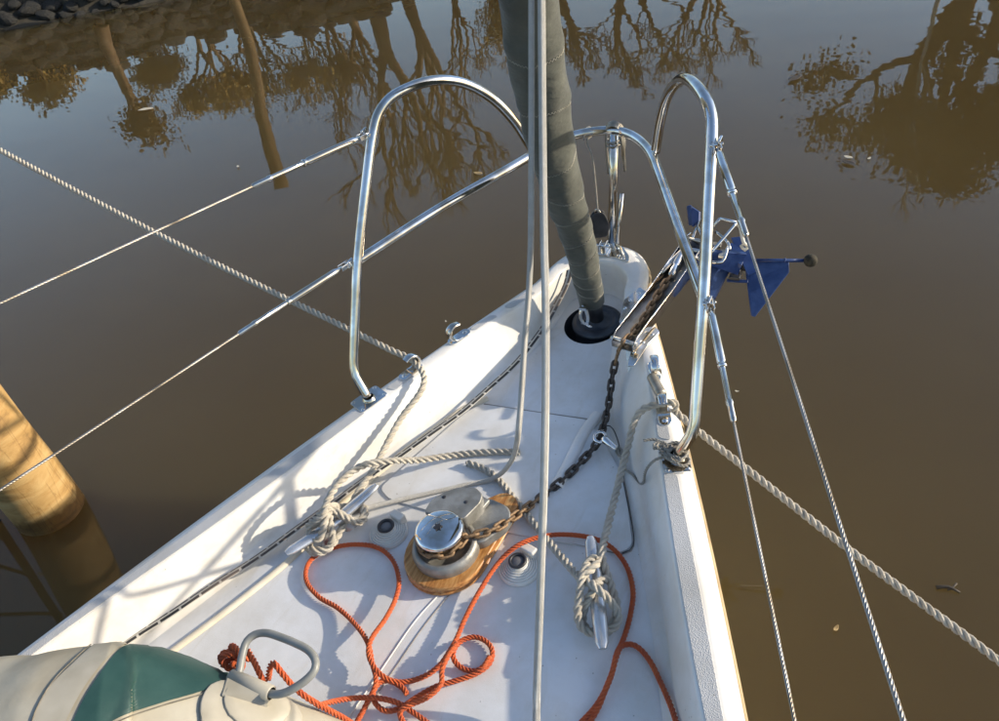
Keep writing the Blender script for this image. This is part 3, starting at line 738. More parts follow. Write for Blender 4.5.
# ---- skene chocks on both rails
def chock(y, s, flip, label):
    c = V(s*(C(y)+O(y)-.012)/2, y, CAPZ); c2 = V(s*(C(y+.05)+O(y+.05)-.012)/2, y+.05, CAPZ); ax = c2-c; ax /= np.linalg.norm(ax); ax *= flip; lt = V(-ax[1], ax[0], 0)
    A = np.array([ax, lt, V(0, 0, 1)]).T
    mb = MB(); poly = hull2((-.030, 0), .015, (.012, 0), .015, 10); mb.prism(poly, .001, .0045, A, c)
    o = boat.part('fairlead', mb, M['chrome'], bevel=.001, label=label)
    pth = smooth([V(-.012, 0, .004), V(.008, 0, .006), V(.020, 0, .020), V(.018, 0, .038), V(.002, 0, .047), V(-.016, 0, .043)], .004)
    rows = []
    for i, q in enumerate(pth):
        t = i/(len(pth)-1); wd = .0145*(1-.35*t); q2 = pth[min(i+1, len(pth)-1)]-pth[max(0, i-1)]; n_ = V(-q2[2], 0, q2[0]); n_ /= np.linalg.norm(n_)
        th = .0035; rows.append([c+A@(q+V(0, a*wd, 0)+n_*b*th) for a, b in ((-1, -.6), (-.7, -1), (.7, -1), (1, -.6), (1, .6), (.7, 1), (-.7, 1), (-1, .6))])
    mb = MB(); mb.grid(rows, closed_u=True)
    for rw in (rows[0], rows[-1]): mb.add(rw, [tuple(range(8))], None, False)
    boat.part('fairlead_horn', mb, M['chrome'], o)
    q = c+A@V(-.030, 0, .0045); mb = MB(); mb.lathe([(.0001, .003), (.004, .0024), (.0065, 0)], q, (0, 0, 1), 12); boat.part('screw', mb, M['chrome'], o)
    return c
chA_P = chock(1.245, -1, 1, 'port fairlead holding the mooring rope'); chF_P = chock(1.385, -1, -1, 'empty port fairlead nearer the bow')
chA_S = chock(1.245, 1, 1, 'starboard fairlead holding the mooring rope'); chF_S = chock(1.365, 1, -1, 'empty starboard fairlead nearer the bow')

mb = MB(); qa, qb = chA_S+V(-.012, .035, .018), chF_S+V(.0, -.03, .018); mb.lathe([(.0001, 0), (.012, 0), (.013, .006), (.012, np.linalg.norm(qb-qa)-.006), (.012, np.linalg.norm(qb-qa)), (.0001, np.linalg.norm(qb-qa))], qa, qb-qa, 18); boat.part('fairlead_roller', mb, M['roller'])

# ---- pulpit
RT = .0125
def pulpit_side(s, label):
    m_ = lambda *a: V(s*a[0], a[1], a[2])
    path = smooth([m_(.390, 1.118, .112), m_(.404, 1.125, .142), m_(.419, 1.134, .172), m_(.4235, 1.144, .192), m_(.4235, 1.156, .215), m_(.4195, 1.215, .318), m_(.415, 1.277, .421), m_(.400, 1.40, .60), m_(.3935, 1.452, .668),
                   m_(.385, 1.488, .703), m_(.362, 1.53, .724), m_(.313, 1.612, .722), m_(.27, 1.682, .690), m_(.228, 1.74, .628), m_(.196, 1.785, .545), m_(.172, 1.815, .452)], .012)
    mb = MB(); tube(mb, path, RT, 14); pu = boat.part('pulpit', mb, M['chrome'], label=label)
    yb = 1.118; c = V(s*.389, yb, CAPZ); ax = V(-s*.42, 1, 0); ax /= np.linalg.norm(ax); A = np.array([V(ax[1], -ax[0], 0), ax, V(0, 0, 1)]).T
    mb = MB(); mb.prism(roundpoly([(-.03, -.042), (.028, -.042), (.028, .042), (-.03, .042)], .010), .0005, .0045, A, c); o = boat.part('base_plate', mb, M['chrome'], pu, bevel=.001)
    mb = MB(); mb.lathe([(.018, .004), (.0175, .007), (.0135, .012)], c, (0, 0, 1), 20); boat.part('weld_collar', mb, M['chrome'], pu)
    for a, b in ((-.022, -.034), (.02, -.034), (-.022, .034), (.02, .034)):
        q = c+A@V(a, b, .0045); mb = MB(); mb.lathe([(.0001, .0026), (.003, .0022), (.005, 0)], q, (0, 0, 1), 10); boat.part('screw', mb, M['chrome'], pu)
    for q in (m_(.418, 1.277, .421), m_(.400, 1.455, .672)):        # lugs for the guard wires
        mb = MB(); mb.box(q+V(s*.012, -.012, 0), (.006, .024, .018)); boat.part('lug', mb, M['chrome'], pu, bevel=.002)
    return pu
pp = pulpit_side(-1, 'port pulpit hoop'); pulpit_side(1, 'starboard pulpit hoop')
mb = MB(); tube(mb, smooth([V(-.415, 1.277, .421), V(-.30, 1.52, .435), V(-.20, 1.71, .44), V(-.158, 1.80, .44), V(-.125, 1.865, .44), V(-.07, 1.92, .44), V(0, 1.945, .44), V(.05, 1.937, .44), V(.10, 1.90, .44), V(.15, 1.835, .44), V(.20, 1.735, .44), V(.30, 1.52, .435), V(.415, 1.277, .421)], .012), RT*.98, 14)
bowrail = boat.part('bow_rail', mb, M['chrome'], label='curved steel rail round the bow')
mb = MB(); tube(mb, [V(.018, 1.948, .437), V(.012, 1.930, .30), V(.002, 1.892, .112)], .0125, 14); tube(mb, [V(.030, 1.940, .25), V(.020, 1.888, .112)], .006, 8)
boat.part('bow_post', mb, M['chrome'])
bpl = ccw([(-.045, 1.80+.022), (-.02, 1.80+.017), (.03, 1.80+.017), (.068, 1.805), (.082, 1.80), (.075, 1.828), (.045, 1.868), (.01, 1.89), (-.02, 1.885), (-.04, 1.858)])
mb = MB(); mb.prism(roundpoly(bpl, .008), CAPZ+.0005, CAPZ+.005); o = boat.part('stem_plate', mb, M['chrome'], bevel=.001)
for x, y in ((-.025, 1.84), (.045, 1.825), (.062, 1.812), (.03, 1.86)): screw(x, y, CAPZ+.005, o)
mb = MB()
for x in (-.03, -.012, .006): mb.box((x, 1.832, CAPZ+.022), (.005, .030, .036))
mb.box((-.012, 1.832, CAPZ+.008), (.05, .036, .008)); tube(mb, [V(-.042, 1.832, CAPZ+.03), V(.018, 1.832, CAPZ+.03)], .005, 10)
boat.part('stem_fitting', mb, M['chrome'], bevel=.0015)

# ---- anchor roller channel on the starboard bow
cl0, cl1 = at(607, 346, z=.125), at(692, 238, z=.14); cr0, cr1 = at(637, 347, z=.125), at(706, 259, z=.14)
ca0 = (cl0+cr0)/2; ca1 = (cl1+cr1)/2; cax = ca1-ca0; CL = np.linalg.norm(cax); cax /= CL; clt = np.cross(cax, V(0, 0, 1)); clt /= np.linalg.norm(clt); cup = np.cross(clt, cax)
CA = np.array([cax, clt, cup]).T; HW = .030; org = ca0-cup*.012
org[2] = .1165
mb = MB(); mb.box(org+CA@V(CL/2, 0, 0), (CL, HW*2, .003), CA); rol = boat.part('anchor_channel', mb, M['dullsteel'], bevel=.0008, label='stainless anchor channel with rusty chain')
for s in (-1, 1):
    mb = MB(); side = [(0.0, .0), (CL, .0), (CL+.02, .012), (CL+.015, .045), (CL-.02, .052), (CL*.5, .034), (.03, .030), (0, .018)]
    mb.prism(ccw(side), -.0015, .0015, np.array([cax, cup, np.cross(cax, cup)]).T, org+clt*HW*s); boat.part('side_plate', mb, M['chrome'], rol, bevel=.0006)
for t_, z_ in ((.012, .016), (CL-.03, .022), (CL+.004, .03)):
    mb = MB(); q = org+cax*t_+cup*z_; tube(mb, [q-clt*(HW+.006), q+clt*(HW+.006)], .006, 10); boat.part('cross_pin', mb, M['steel'], rol)
mb = MB(); mb.lathe([(.008, -.026), (.020, -.026), (.020, -.018), (.013, -.004), (.013, .004), (.020, .018), (.020, .026), (.008, .026)], org+cax*(CL-.004)+cup*.012, clt, 20); boat.part('roller', mb, M['dark'], rol)
# bail hoop over the roller end
for pix in (((709, 234, .14), (714, 226, .165), (720, 218.5, .185)), ((708, 256, .13), (722, 240, .155), (736.5, 223, .18)), ((716, 232, .15), (728, 243, .14), (730, 250, .13)), ((712, 262, .12), (722, 262, .115), (728, 246, .14))):
    mb = MB(); tube(mb, smooth([at(a, b, z=c) for a, b, c in pix], .01), .0045, 8); boat.part('bail_arm', mb, M['chrome'], rol)
mb = MB(); tube(mb, [at(720, 218.5, z=.185), at(736.5, 222.5, z=.18)], .0045, 8); boat.part('bail_bar', mb, M['chrome'], rol)
mb = MB(); mb.box(at(723, 254, z=.12), (.022, .03, .012)); mb.box(at(716, 245, z=.13), (.03, .02, .01)); boat.part('keeper', mb, M['steel'], rol, bevel=.003)
# deck plates each side of the channel
def plate(pix, nm='deck_plate'):
    poly = ccw([tuple(at(a, b, z=CAPZ+.004)[:2]) for a, b in pix]); mb = MB(); mb.prism(roundpoly(poly, .006), CAPZ+.0005, CAPZ+.0045); o = boat.part(nm, mb, M['chrome'], bevel=.001)
    return o
o = plate(((619, 322), (624, 300), (640, 287), (646, 292), (632, 310), (624, 330)))
for a, b in ((625, 308), (630, 300), (639, 293), (624, 320)): q = at(a, b, z=CAPZ+.005); screw(q[0], q[1], CAPZ+.0045, o)
o = plate(((627, 366), (633, 344), (655, 326), (660, 332), (648, 345), (634, 366)))
for a, b in ((634, 352), (643, 342), (652, 334)): q = at(a, b, z=CAPZ+.005); screw(q[0], q[1], CAPZ+.0045, o)
mb = MB(); q0, q1, q2, q3 = at(625, 345, z=.108), at(632, 345, z=.108), at(631, 372, z=.05), at(629, 382, z=.028)
mb.add([q0, q1, q2, q3, q0+V(.003, .003, 0), q1+V(.003, .003, 0), q2+V(.003, .003, 0), q3+V(.003, .003, 0)], [(0, 1, 2, 3), (7, 6, 5, 4), (0, 4, 5, 1), (1, 5, 6, 2), (2, 6, 7, 3), (3, 7, 4, 0)], None, False)
boat.part('chain_guard', mb, M['steel'], rol)

# ================================================================== ABOARD, BUT LOOSE OR RIGGED
# ---- anchor
ac0 = at(688, 252, z=.150); p1 = at(746, 262, z=.07); rc = at(789, 267, z=.04); tp_ = at(752, 317, z=-.07); lc = at(703, 302, z=.0); lc2 = at(717, 250, z=.03)
an = Thing('anchor', 'blue plough anchor with a ball ended rod hanging over the bow', 'anchor', p1)
def slab(pts, th, name, material, parent=None, bevel=.001):
    pts = [V(q) for q in pts]; n_ = np.cross(pts[1]-pts[0], pts[2]-pts[0]); n_ /= np.linalg.norm(n_); k = len(pts)
    mb = MB(); mb.add([q-n_*th/2 for q in pts]+[q+n_*th/2 for q in pts], [tuple(range(k))[::-1], tuple(range(k, 2*k))]+[(i, (i+1) % k, k+(i+1) % k, k+i) for i in range(k)], None, False)
    return an.part(name, mb, material, parent, bevel=bevel)
def pl(*q): return [at(a, b, z=c) for a, b, c in q]
slab([ac0+V(0, 0, .012), ac0+V(0, 0, -.016), p1+V(-.02, -.02, -.03), p1+V(.0, .0, .03)], .012, 'shank', M['blue'])
slab(pl((745, 259, .05), (789, 261, .045), (789.5, 272, .02), (755, 317, -.07), (751, 316, -.07), (746, 276, .02)), .010, 'fluke', M['blue'], bevel=.003)
slab(pl((711, 268, .06), (724, 259, .06), (731, 258, .06), (730, 270, .035), (715, 299, -.02), (708, 298, -.02)), .010, 'fluke', M['blue'], bevel=.003)
slab(pl((731, 238, .11), (748, 236, .11), (757, 272, .056), (748, 276, .05)), .006, 'fluke_stiffener', M['blue'])
slab(pl((726, 248, .10), (731, 244, .10), (745, 255, .08), (741, 267, .07), (728, 259, .08)), .014, 'crown_block', M['blue'])
slab(pl((727, 279, .02), (748, 280, .02), (748, 283, .015), (727, 282, .015)), .006, 'lower_brace', M['blue'])
mb = MB(); ra, rb = at(750, 260.5, z=.055), at(804, 260.5, z=.055); tube(mb, [ra, rb], .0052, 8); tube(mb, [ra+(rb-ra)*.64, ra+(rb-ra)*.67], .0068, 8); an.part('rod', mb, M['blue'])
mb = MB(); prf = [(max(.0001, .0185*math.sin(math.pi*k/12)), -.0185*math.cos(math.pi*k/12)) for k in range(13)]; mb.lathe(prf, rb+(rb-ra)*.12, (rb-ra), 20); an.part('ball', mb, M['ball'])
mb = MB(); mb.box(at(738, 270, z=.03), (.022, .05, .03)); mb.box(at(744, 264, z=.05), (.014, .03, .03)); mb.box(at(735, 277, z=.03), (.03, .02, .012)); an.part('crown', mb, M['dark'], bevel=.003)
slab(pl((687, 206, .19), (691, 205, .19), (693.5, 226, .14), (689, 225, .14)), .012, 'stock_plate', M['blue'], bevel=.002)
slab(pl((691, 206, .185), (700, 212, .18), (699.5, 221, .16), (693, 227, .145)), .010, 'stock_plate', M['blue'], bevel=.002)
mb = MB(); tube(mb, pl((700, 219, .16), (692, 240, .15)), .004, 8); tube(mb, pl((697, 226, .16), (703, 238, .15)), .004, 8); an.part('trip_bar', mb, M['chrome'])
mb = MB(); tube(mb, smooth(pl((736, 223, .17), (740, 227, .165), (742, 236, .15), (744, 243, .135), (748, 247, .12), (745, 250, .115), (741, 245, .125)), .006), .0052, 8); an.part('hook', mb, M['cream'])

# ---- anchor chain
def link_mesh(name, material):
    mb = MB(); r = .0036; a = .0105; h = .0068; path = []
    for k in range(6): t = -math.pi/2+math.pi*k/5; path.append(V(a+h*math.cos(t)-.0, h*math.sin(t), 0))
    for k in range(6): t = math.pi/2+math.pi*k/5; path.append(V(-a+h*math.cos(t), h*math.sin(t), 0))
    n_ = len(path); rows = []
    for i, q in enumerate(path):
        t = path[(i+1) % n_]-path[i-1]; t /= np.linalg.norm(t); u = V(-t[1], t[0], 0); rows.append([q+(u*math.cos(b)+V(0, 0, 1)*math.sin(b))*r for b in [k*math.pi/3.5 for k in range(7)]])
    mb.grid(rows, closed_u=True, closed_v=True); me = bpy.data.meshes.new(name); me.from_pydata(mb.v, [], mb.f); me.polygons.foreach_set('use_smooth', [True]*len(mb.f)); me.materials.append(material); return me
LR, LD = link_mesh('rusty_link', M['rust']), link_mesh('dark_link', M['darkchain'])
wheel = []
for k in range(7):
    a = R_(-150+k*27); wheel.append(V(wx+.049*math.cos(a), wy+.049*math.sin(a), .066))
cpath = wheel+P((490, 531, .062), (515, 516, .040), (537, 500, .014), (560, 482, .011), (580, 463, .018), (597, 443, .022), (603, 428, .020), (609, 402, .022), (612, 378, .045), (617, 356, .088), (622, 345, .128))
cpath += P((636, 329, .130), (645, 316, .132), (655, 299, .134), (664, 285, .137), (670, 276, .139))
cpts, cs = resample(smooth(cpath, .004), .0235)
ch = Thing('anchor_chain', 'galvanised chain running from the windlass along the deck to the anchor', 'chain', cpts[len(cpts)//2])
for i in range(len(cpts)-1):
    mid = (cpts[i]+cpts[i+1])/2; t = cpts[i+1]-cpts[i]; t /= np.linalg.norm(t); u = np.cross(V(0, 0, 1), t); u /= np.linalg.norm(u); w_ = np.cross(t, u)
    a = R_(40) if i % 2 else R_(-50)
    a += random.Random(i).uniform(-.12, .12); uu = u*math.cos(a)+w_*math.sin(a); ww = np.cross(t, uu)
    rusty = i < 15 or i > len(cpts)-17
    o = bpy.data.objects.new('link', LR if rusty else LD); COL.objects.link(o); o.parent = ch.e; o.matrix_local = mtx(mid-ch.b, t, uu, ww)
mb = MB(); q0, q1 = at(671, 276, z=.139), at(684, 247, z=.15); dq = q1-q0; L = np.linalg.norm(dq)
mb.lathe([(.0001, -.004), (.008, -.002), (.0105, .006), (.0105, L*.30), (.009, L*.33), (.0115, L*.36), (.0115, L*.8), (.008, L), (.0001, L+.002)], q0, dq, 18); ch.part('swivel', mb, M['mirror'])

# ---- chain hook and its lanyard
hk = Thing('chain_hook', 'small steel hook on twine holding the dark chain', 'hook', at(601, 437, z=.02))
mb = MB(); hc = at(600, 437, z=.032); tube(mb, [hc+V(.0135*math.cos(a), .0135*math.sin(a), .003*math.sin(a)) for a in [k*math.pi/9 for k in range(18)]], .0042, 8, closed=True); hk.part('eye', mb, M['mirror'])
mb = MB(); tube(mb, smooth(P((604, 439, .032), (611, 445, .03), (617, 449, .026)), .005), lambda k: .0105-.003*k, 10); hk.part('shank', mb, M['chrome'])
mb = MB(); laid(mb, smooth(P((612, 444, .034), (618, 451, .02), (622, 458, .016), (617, 449, .012), (624, 455, .02), (622, 466, .012), (632, 474, .012), (642, 484, .03), (646, 470, .09), (655, 460, .118), (668, 457, .125), (676, 463, .135), (684, 466, .128), (690, 460, .125), (684, 454, .130)), .006), .0072, 3, 3.2, 8, 4); hk.part('lanyard', mb, M['twine'])
mb = MB(); tube(mb, smooth(P((600, 426, .012), (610, 426, .012), (617, 438, .010), (620, 452, .010), (622, 478, .008)), .01), .0014, 6); hk.part('thin_cord', mb, M['dark'])
mb = MB(); tube(mb, smooth(P((623, 480, .006), (629, 510, .006), (634, 540, .006), (630, 550, .006), (622, 553, .006)), .01), .0012, 6); hk.part('thin_cord', mb, M['dark'])
# lashing round the starboard hoop foot
mb = MB(); rg = random.Random(3); c = V(.392, 1.120, CAPZ+.012); pts = []
for k in range(24):
    a = k*.78; r = .0175+.003*math.sin(k*.37); pts.append(c+V(r*1.25*math.cos(a), r*1.25*math.sin(a), .004+.010*(k/46)+.003*math.sin(k*1.1)))
pts = [c+V(-.075, .01, .012), c+V(-.05, .02, .01)]+pts+[c+V(-.035, -.010, .006)]
laid(mb, smooth(pts, .006), .0075, 3, 3.2, 8, 4)
pts = [c+V(.01*math.cos(k*1.3)-.045+.0016*k, .012*math.sin(k*1.7)+.006, .008+.004*math.sin(k)) for k in range(20)]; laid(mb, smooth(pts, .006), .0065, 3, 3.2, 8, 4)
single('twine_lashing', mb, M['twine'], 'frayed grey twine lashed round the starboard hoop foot', 'lashing', c)

# ---- furled sail on the forestay
axp = [at(592, 303, y=1.640), at(583, 258, y=1.628), at(575.5, 230, y=1.62), at(555, 160, y=1.60), at(536, 57, y=1.565), at(528, 0, y=1.545)]
d_ = axp[-1]-axp[-2]; d_ /= np.linalg.norm(d_); axp += [axp[-1]+d_*.5+V(0, -.06, 0), axp[-1]+d_*1.3+V(0, -.22, 0)]
wid = [27, 33, 39, 51, 59, 60, 60, 58]; rad = []
fs = Thing('furled_sail', 'headsail rolled tight in a grey green cover on its furling drum', 'sail', at(595, 322, z=0))
spts, ssn = resample(smooth(axp, .02), .008)
keys = [float(ssn[int(np.argmin([np.linalg.norm(q-k) for q in spts]))]) for k in axp]
kr = [w_*.435*np.linalg.norm(k-CC)/FPX for w_, k in zip(wid, axp)]
rows = []; rg = random.Random(9); sN = 40
seams = [.045, .085, .128, .172, .222, .285, .36, .46, .60, .74, .9, 1.1, 1.3, 1.5]
F = frames(spts)
def rad_at(s, a):
    r = float(np.interp(s, keys, kr)); wr = .045*math.sin(2*a+s*9)+.025*math.sin(5*a-s*31+1)+.02*math.sin(3*a+s*55)
    for sm_ in seams:
        d = s-(sm_+.012*math.sin(a+sm_*20)); wr -= .055*math.exp(-(d/.005)**2); wr += .035*math.exp(-((d-.02)/.015)**2)
    # the rolled layers end in an edge running down the roll
    e = (a+s*1.6) % (2*math.pi); wr += .035*(1-e/(2*math.pi))
    return r*(1+wr)
for i, q in enumerate(spts):
    t, u, w_ = F[i]; rows.append([q+(u*math.cos(a)+w_*math.sin(a))*rad_at(ssn[i], a) for a in [k*2*math.pi/sN for k in range(sN)]])
mb = MB(); mb.grid(rows, closed_u=True); fs.part('rolled_sail', mb, M['sail'])
for sm_ in seams[:11]:
    mb = MB(); N = 90; z = []
    for k in range(N):
        a = k*2*math.pi/N; s = sm_+.012*math.sin(a+sm_*20)+(.0025 if k % 2 else -.0025); f = min(len(spts)-1, max(0, s/(ssn[1]))); i = int(f); fr = f-i; j = min(i+1, len(spts)-1)
        q = spts[i]*(1-fr)+spts[j]*fr; t, u, w_ = F[i]; z.append(q+(u*math.cos(a)+w_*math.sin(a))*(rad_at(s, a)+.0009))
    tube(mb, z, .0009, 4, closed=True); fs.part('seam_stitching', mb, M['thread'])
dc = at(597, 322, z=.0); dc[2] = 0
mb = MB(); mb.lathe([(.0001, -.055), (.068, -.055), (.068, -.048), (.040, -.044), (.040, -.012), (.066, -.008), (.071, -.003), (.071, .004), (.066, .008), (.050, .0085), (.047, .005), (.030, .006), (.026, .012), (.0001, .014)], dc, (0, -.05, 1), 40); drum = fs.part('furling_drum', mb, M['drum'])
mb = MB(); tube(mb, [dc, dc+V(.002, -.004, .05), axp[0]+V(.004, 0, .03)], .020, 16); fs.part('drum_sleeve', mb, M['dark'])
mb = MB(); sh0 = at(583, 306, z=.10)
tube(mb, smooth([sh0, sh0+V(-.006, -.01, -.02), sh0+V(-.004, -.01, -.045), sh0+V(.006, -.008, -.055), sh0+V(.012, -.006, -.035), sh0+V(.008, -.004, -.005)], .004), .0055, 8, closed=True)
mb.box(sh0+V(.003, -.008, -.002), (.020, .010, .008)); mb.box(sh0+V(.004, -.008, -.05), (.022, .010, .008))
tube(mb, smooth([sh0+V(.004, -.008, -.055), sh0+V(.016, -.012, -.06), sh0+V(.02, -.006, -.065), sh0+V(.006, 0, -.062)], .004), .0035, 8)
fs.part('tack_shackle', mb, M['chrome'])

# ---- sheets hanging down from the furled sail
def braided(name, pts, r, label, cat='rope', group=None):
    mb = MB(); pts, s = resample(smooth(pts, .01), .003 if False else .006); rows = []; n = 12
    for i, (q, (t, u, w_)) in enumerate(zip(pts, frames(pts))):
        rows.append([q+(u*math.cos(a)+w_*math.sin(a))*r*(1+.05*math.sin(6*a+s[i]*260)*1+.05*math.sin(6*a-s[i]*260)) for a in [k*2*math.pi/n for k in range(n)]])
    mb.grid(rows, closed_u=True, uvf=lambda q: (q[0]*6, q[1]*.25)); return single(name, mb, M['sheet'], label, cat, pts[0], group=group)
GS = 'sheets hanging from the furled sail'
shp = [(548, 800, .30), (541, 760, .42), (536.5, 721, .53), (540, 600, .655), (544, 480, .795), (545.5, 400, .895), (545.5, 300, 1.01), (544, 240, 1.08), (542.5, 120, 1.20), (541.5, 0, 1.31), (541, -60, 1.36)]
sp = [at(a, b, y=c) for a, b, c in shp[1:]]
sp += [sp[-1]+(sp[-1]-sp[-2])*2, sp[-1]+(sp[-1]-sp[-2])*5]
braided('jib_sheet', sp, .0071, 'taut white braided sheet dropping straight past the starboard foot switch', group=GS)
braided('jib_sheet', [at(531.5, -90, y=1.38), at(531.5, 0, y=1.31), at(531.5, 120, y=1.20), at(531, 230, y=1.09), at(529, 290, y=1.03), at(524.5, 345, y=.965), at(521, 400, y=.90), at(518, 435, y=.865), at(514, 455, z=.20), at(508, 466, z=.10), at(499, 475, z=.034), at(486, 481, z=.010), at(470, 484, z=.009),
    at(430, 493, z=.009), at(395, 501, z=.012), at(368, 508, z=.016), at(345, 515, z=.02)], .0056, 'slack white sheet curving onto the deck and leading to the port cleat', group=GS)

# ---- mooring ropes
def eight(c, ax, lt, turns=2, s=1):
    out = []
    seqs = [(-.040, -.030, .018), (-.078, -.006, .022), (-.045, .032, .020), (0, .004, .072), (.045, -.030, .022), (.078, .004, .024), (.045, .032, .020), (0, -.004, .080)]
    for k in range(turns):
        g = 1+.10*k
        for a, b, h in seqs: out.append(c+ax*a*(1-.05*k)+lt*b*s*g+V(0, 0, h+(.012*k if h > .05 else .008*k)))
    return out
c, ax, lt = cP
farP = at(0, 150, d=3.1); chp = chA_P+V(.006, .008, .022)
dv = farP-chp; far2 = chp+dv*2.6+V(0, 0, .25)
path = [far2, chp+dv*1.6+V(0, 0, .05), farP, chp+dv*.5+V(0, 0, -.015), chp+dv*.05, chp, at(424, 384, z=.118), at(400, 420, z=.085), at(373, 470, z=.055), at(356, 496, z=.045)]
path += eight(c, ax, lt, 2, -1)
path += [at(318, 540, z=.05), at(308, 528, z=.06), at(322, 516, z=.095), at(327, 502, z=.115), at(340, 482, z=.125), at(362, 466, z=.12), at(390, 461, z=.095), at(420, 460, z=.05), at(455, 455, z=.015), at(490, 452, z=.011), at(520, 452, z=.011)]
mb = MB(); laid(mb, smooth(path, .01), .0182, 3, 2.9, 10, 6, .02)
single('mooring_rope', mb, M['rope'], 'weathered three strand rope from the port fairlead knotted on the port cleat', 'rope', c, group='mooring ropes')
c, ax, lt = cS
chs = chA_S+V(.004, .010, .022); e1 = at(676, 412, z=.10); e2 = at(999, 661, z=-.12); dv = e2-e1
path = [e1+dv*2.2, e2, e1+dv*.6+V(0, 0, -.012), e1+dv*.3+V(0, 0, -.008), e1, chs+V(.02, .004, 0), chs, at(640, 412, z=.112), at(628, 446, z=.07), at(617, 490, z=.05), at(607, 530, z=.05), at(602, 556, z=.06)]
path += [c+ax*.045+lt*.024+V(0, 0, .045), c+ax*.02+lt*.030+V(0, 0, .03), c-ax*.03+lt*.034+V(0, 0, .02), c-ax*.07+V(0, 0, .02), c-ax*.045-lt*.034+V(0, 0, .022), c+V(0, 0, .070), c+ax*.045+lt*.026+V(0, 0, .03), c+ax*.068+V(0, 0, .028), c+ax*.045-lt*.03+V(0, 0, .03),
         c-ax*.01+lt*.0+V(0, 0, .082), c-ax*.05+lt*.036+V(0, 0, .035), c-ax*.074+lt*.004+V(0, 0, .024), c-ax*.06-lt*.038+V(0, 0, .035), c-ax*.01-lt*.03+V(0, 0, .075), c+ax*.05-lt*.008+V(0, 0, .082), c+ax*.055+lt*.012+V(0, 0, .076), c+ax*.02-lt*.02+V(0, 0, .080), at(578, 576, z=.062), at(560, 555, z=.035), at(532, 521, z=.014), at(512, 496, z=.011), at(497, 478, z=.011), at(480, 467, z=.011), at(467, 463, z=.011)]
mb = MB(); laid(mb, smooth(path, .01), .0182, 3, 2.9, 10, 6, .02, 2)
single('mooring_rope', mb, M['rope'], 'weathered three strand rope from the starboard fairlead knotted on the starboard cleat', 'rope', c, group='mooring ropes')

# ---- orange rope
OZ = .009
def op(*q): return [at(a, b, z=(OZ+(k[0] if k else 0))) for a, b, *k in q]
mb = MB()
knot = at(235, 660, z=.175)
kn = [knot+V(.020*math.cos(k*1.15+.4)*(1-.006*k), .015*math.sin(k*.9), .018*math.sin(k*1.5)+.004) for k in range(20)]
laid(mb, smooth(kn, .004), .0125, 4, 3.0, 8, 5, .03)
laid(mb, smooth([kn[-1]]+[at(244, 650, z=.185), at(252, 658, z=.19), at(259, 672, z=.185), at(264, 684, z=.16)], .005), .0120, 4, 3.0, 9, 5, .02)
laid(mb, smooth([at(268, 679, z=.15), at(273, 663, z=.19), at(281, 672, z=.18), at(296, 689, z=.15), at(314, 702, z=.12), at(345, 719, z=.05), at(362, 730, z=.012)], .006), .0120, 4, 3.0, 9, 5, .02)
laid(mb, smooth(op((350, 732), (358, 720), (367, 703, .01), (376, 683, .02), (372, 662, .014), (368, 643, .02), (356, 625, .01), (338, 608), (318, 596), (306, 578), (311, 560), (330, 549), (352, 544.5), (376, 547), (392, 559, .004), (399, 580, .012), (396, 598, .016), (386, 618, .02), (371, 640, .026), (369, 655, .026), (377, 671, .02), (390, 680, .01), (404, 682), (425, 676), (440, 665, .006), (449, 652, .012), (456, 640, .012), (466, 617, .01), (481, 589, .014), (500, 561, .02), (517, 546, .034), (540, 537, .020), (564, 534.5, .01), (592, 538, .006), (611, 547, .004), (626, 565), (633, 590), (631, 612), (625, 635), (617, 655, .008), (609, 682, .008), (596, 706), (580, 724)), .006), .0114, 4, 3.0, 9, 5, .02)
laid(mb, smooth([at(318, 706, z=.10)]+op((336, 701, .05), (356, 698, .02), (377, 698, .02), (398, 703, .012), (414, 713, .004), (432, 726)), .006), .0114, 4, 3.0, 9, 5, .02)
laid(mb, smooth(op((407, 694), (403, 688), (390, 681, .004), (379, 683, .012), (373, 697, .012), (383, 710, .004), (398, 709, .004), (417, 697), (437, 686, .004), (455, 681, .002), (475, 674), (489, 664), (492.5, 652), (487, 642), (474, 637), (460, 642, .004), (453, 655, .008), (459, 666), (473, 671), (483, 667, .007), (490, 656, .011)), .006), .0114, 4, 3.0, 9, 5, .02)
laid(mb, smooth(op((457, 643, .02), (448, 656, .022), (442, 670, .02), (441, 684, .016), (428, 697, .012), (410, 705, .016), (400, 712, .012), (404, 724)), .006), .0114, 4, 3.0, 9, 5, .02)
laid(mb, smooth(op((678, 728, .02), (672, 709, .01), (660, 681), (648, 658), (634, 645), (622, 646, .004), (616, 656, .02), (613, 670, .02), (606, 688, .012), (598, 708), (586, 728)), .006), .0114, 4, 3.0, 9, 5, .02)
single('orange_rope', mb, M['orange'], 'bright orange rope in loose loops across the foredeck', 'rope', at(400, 650, z=0))

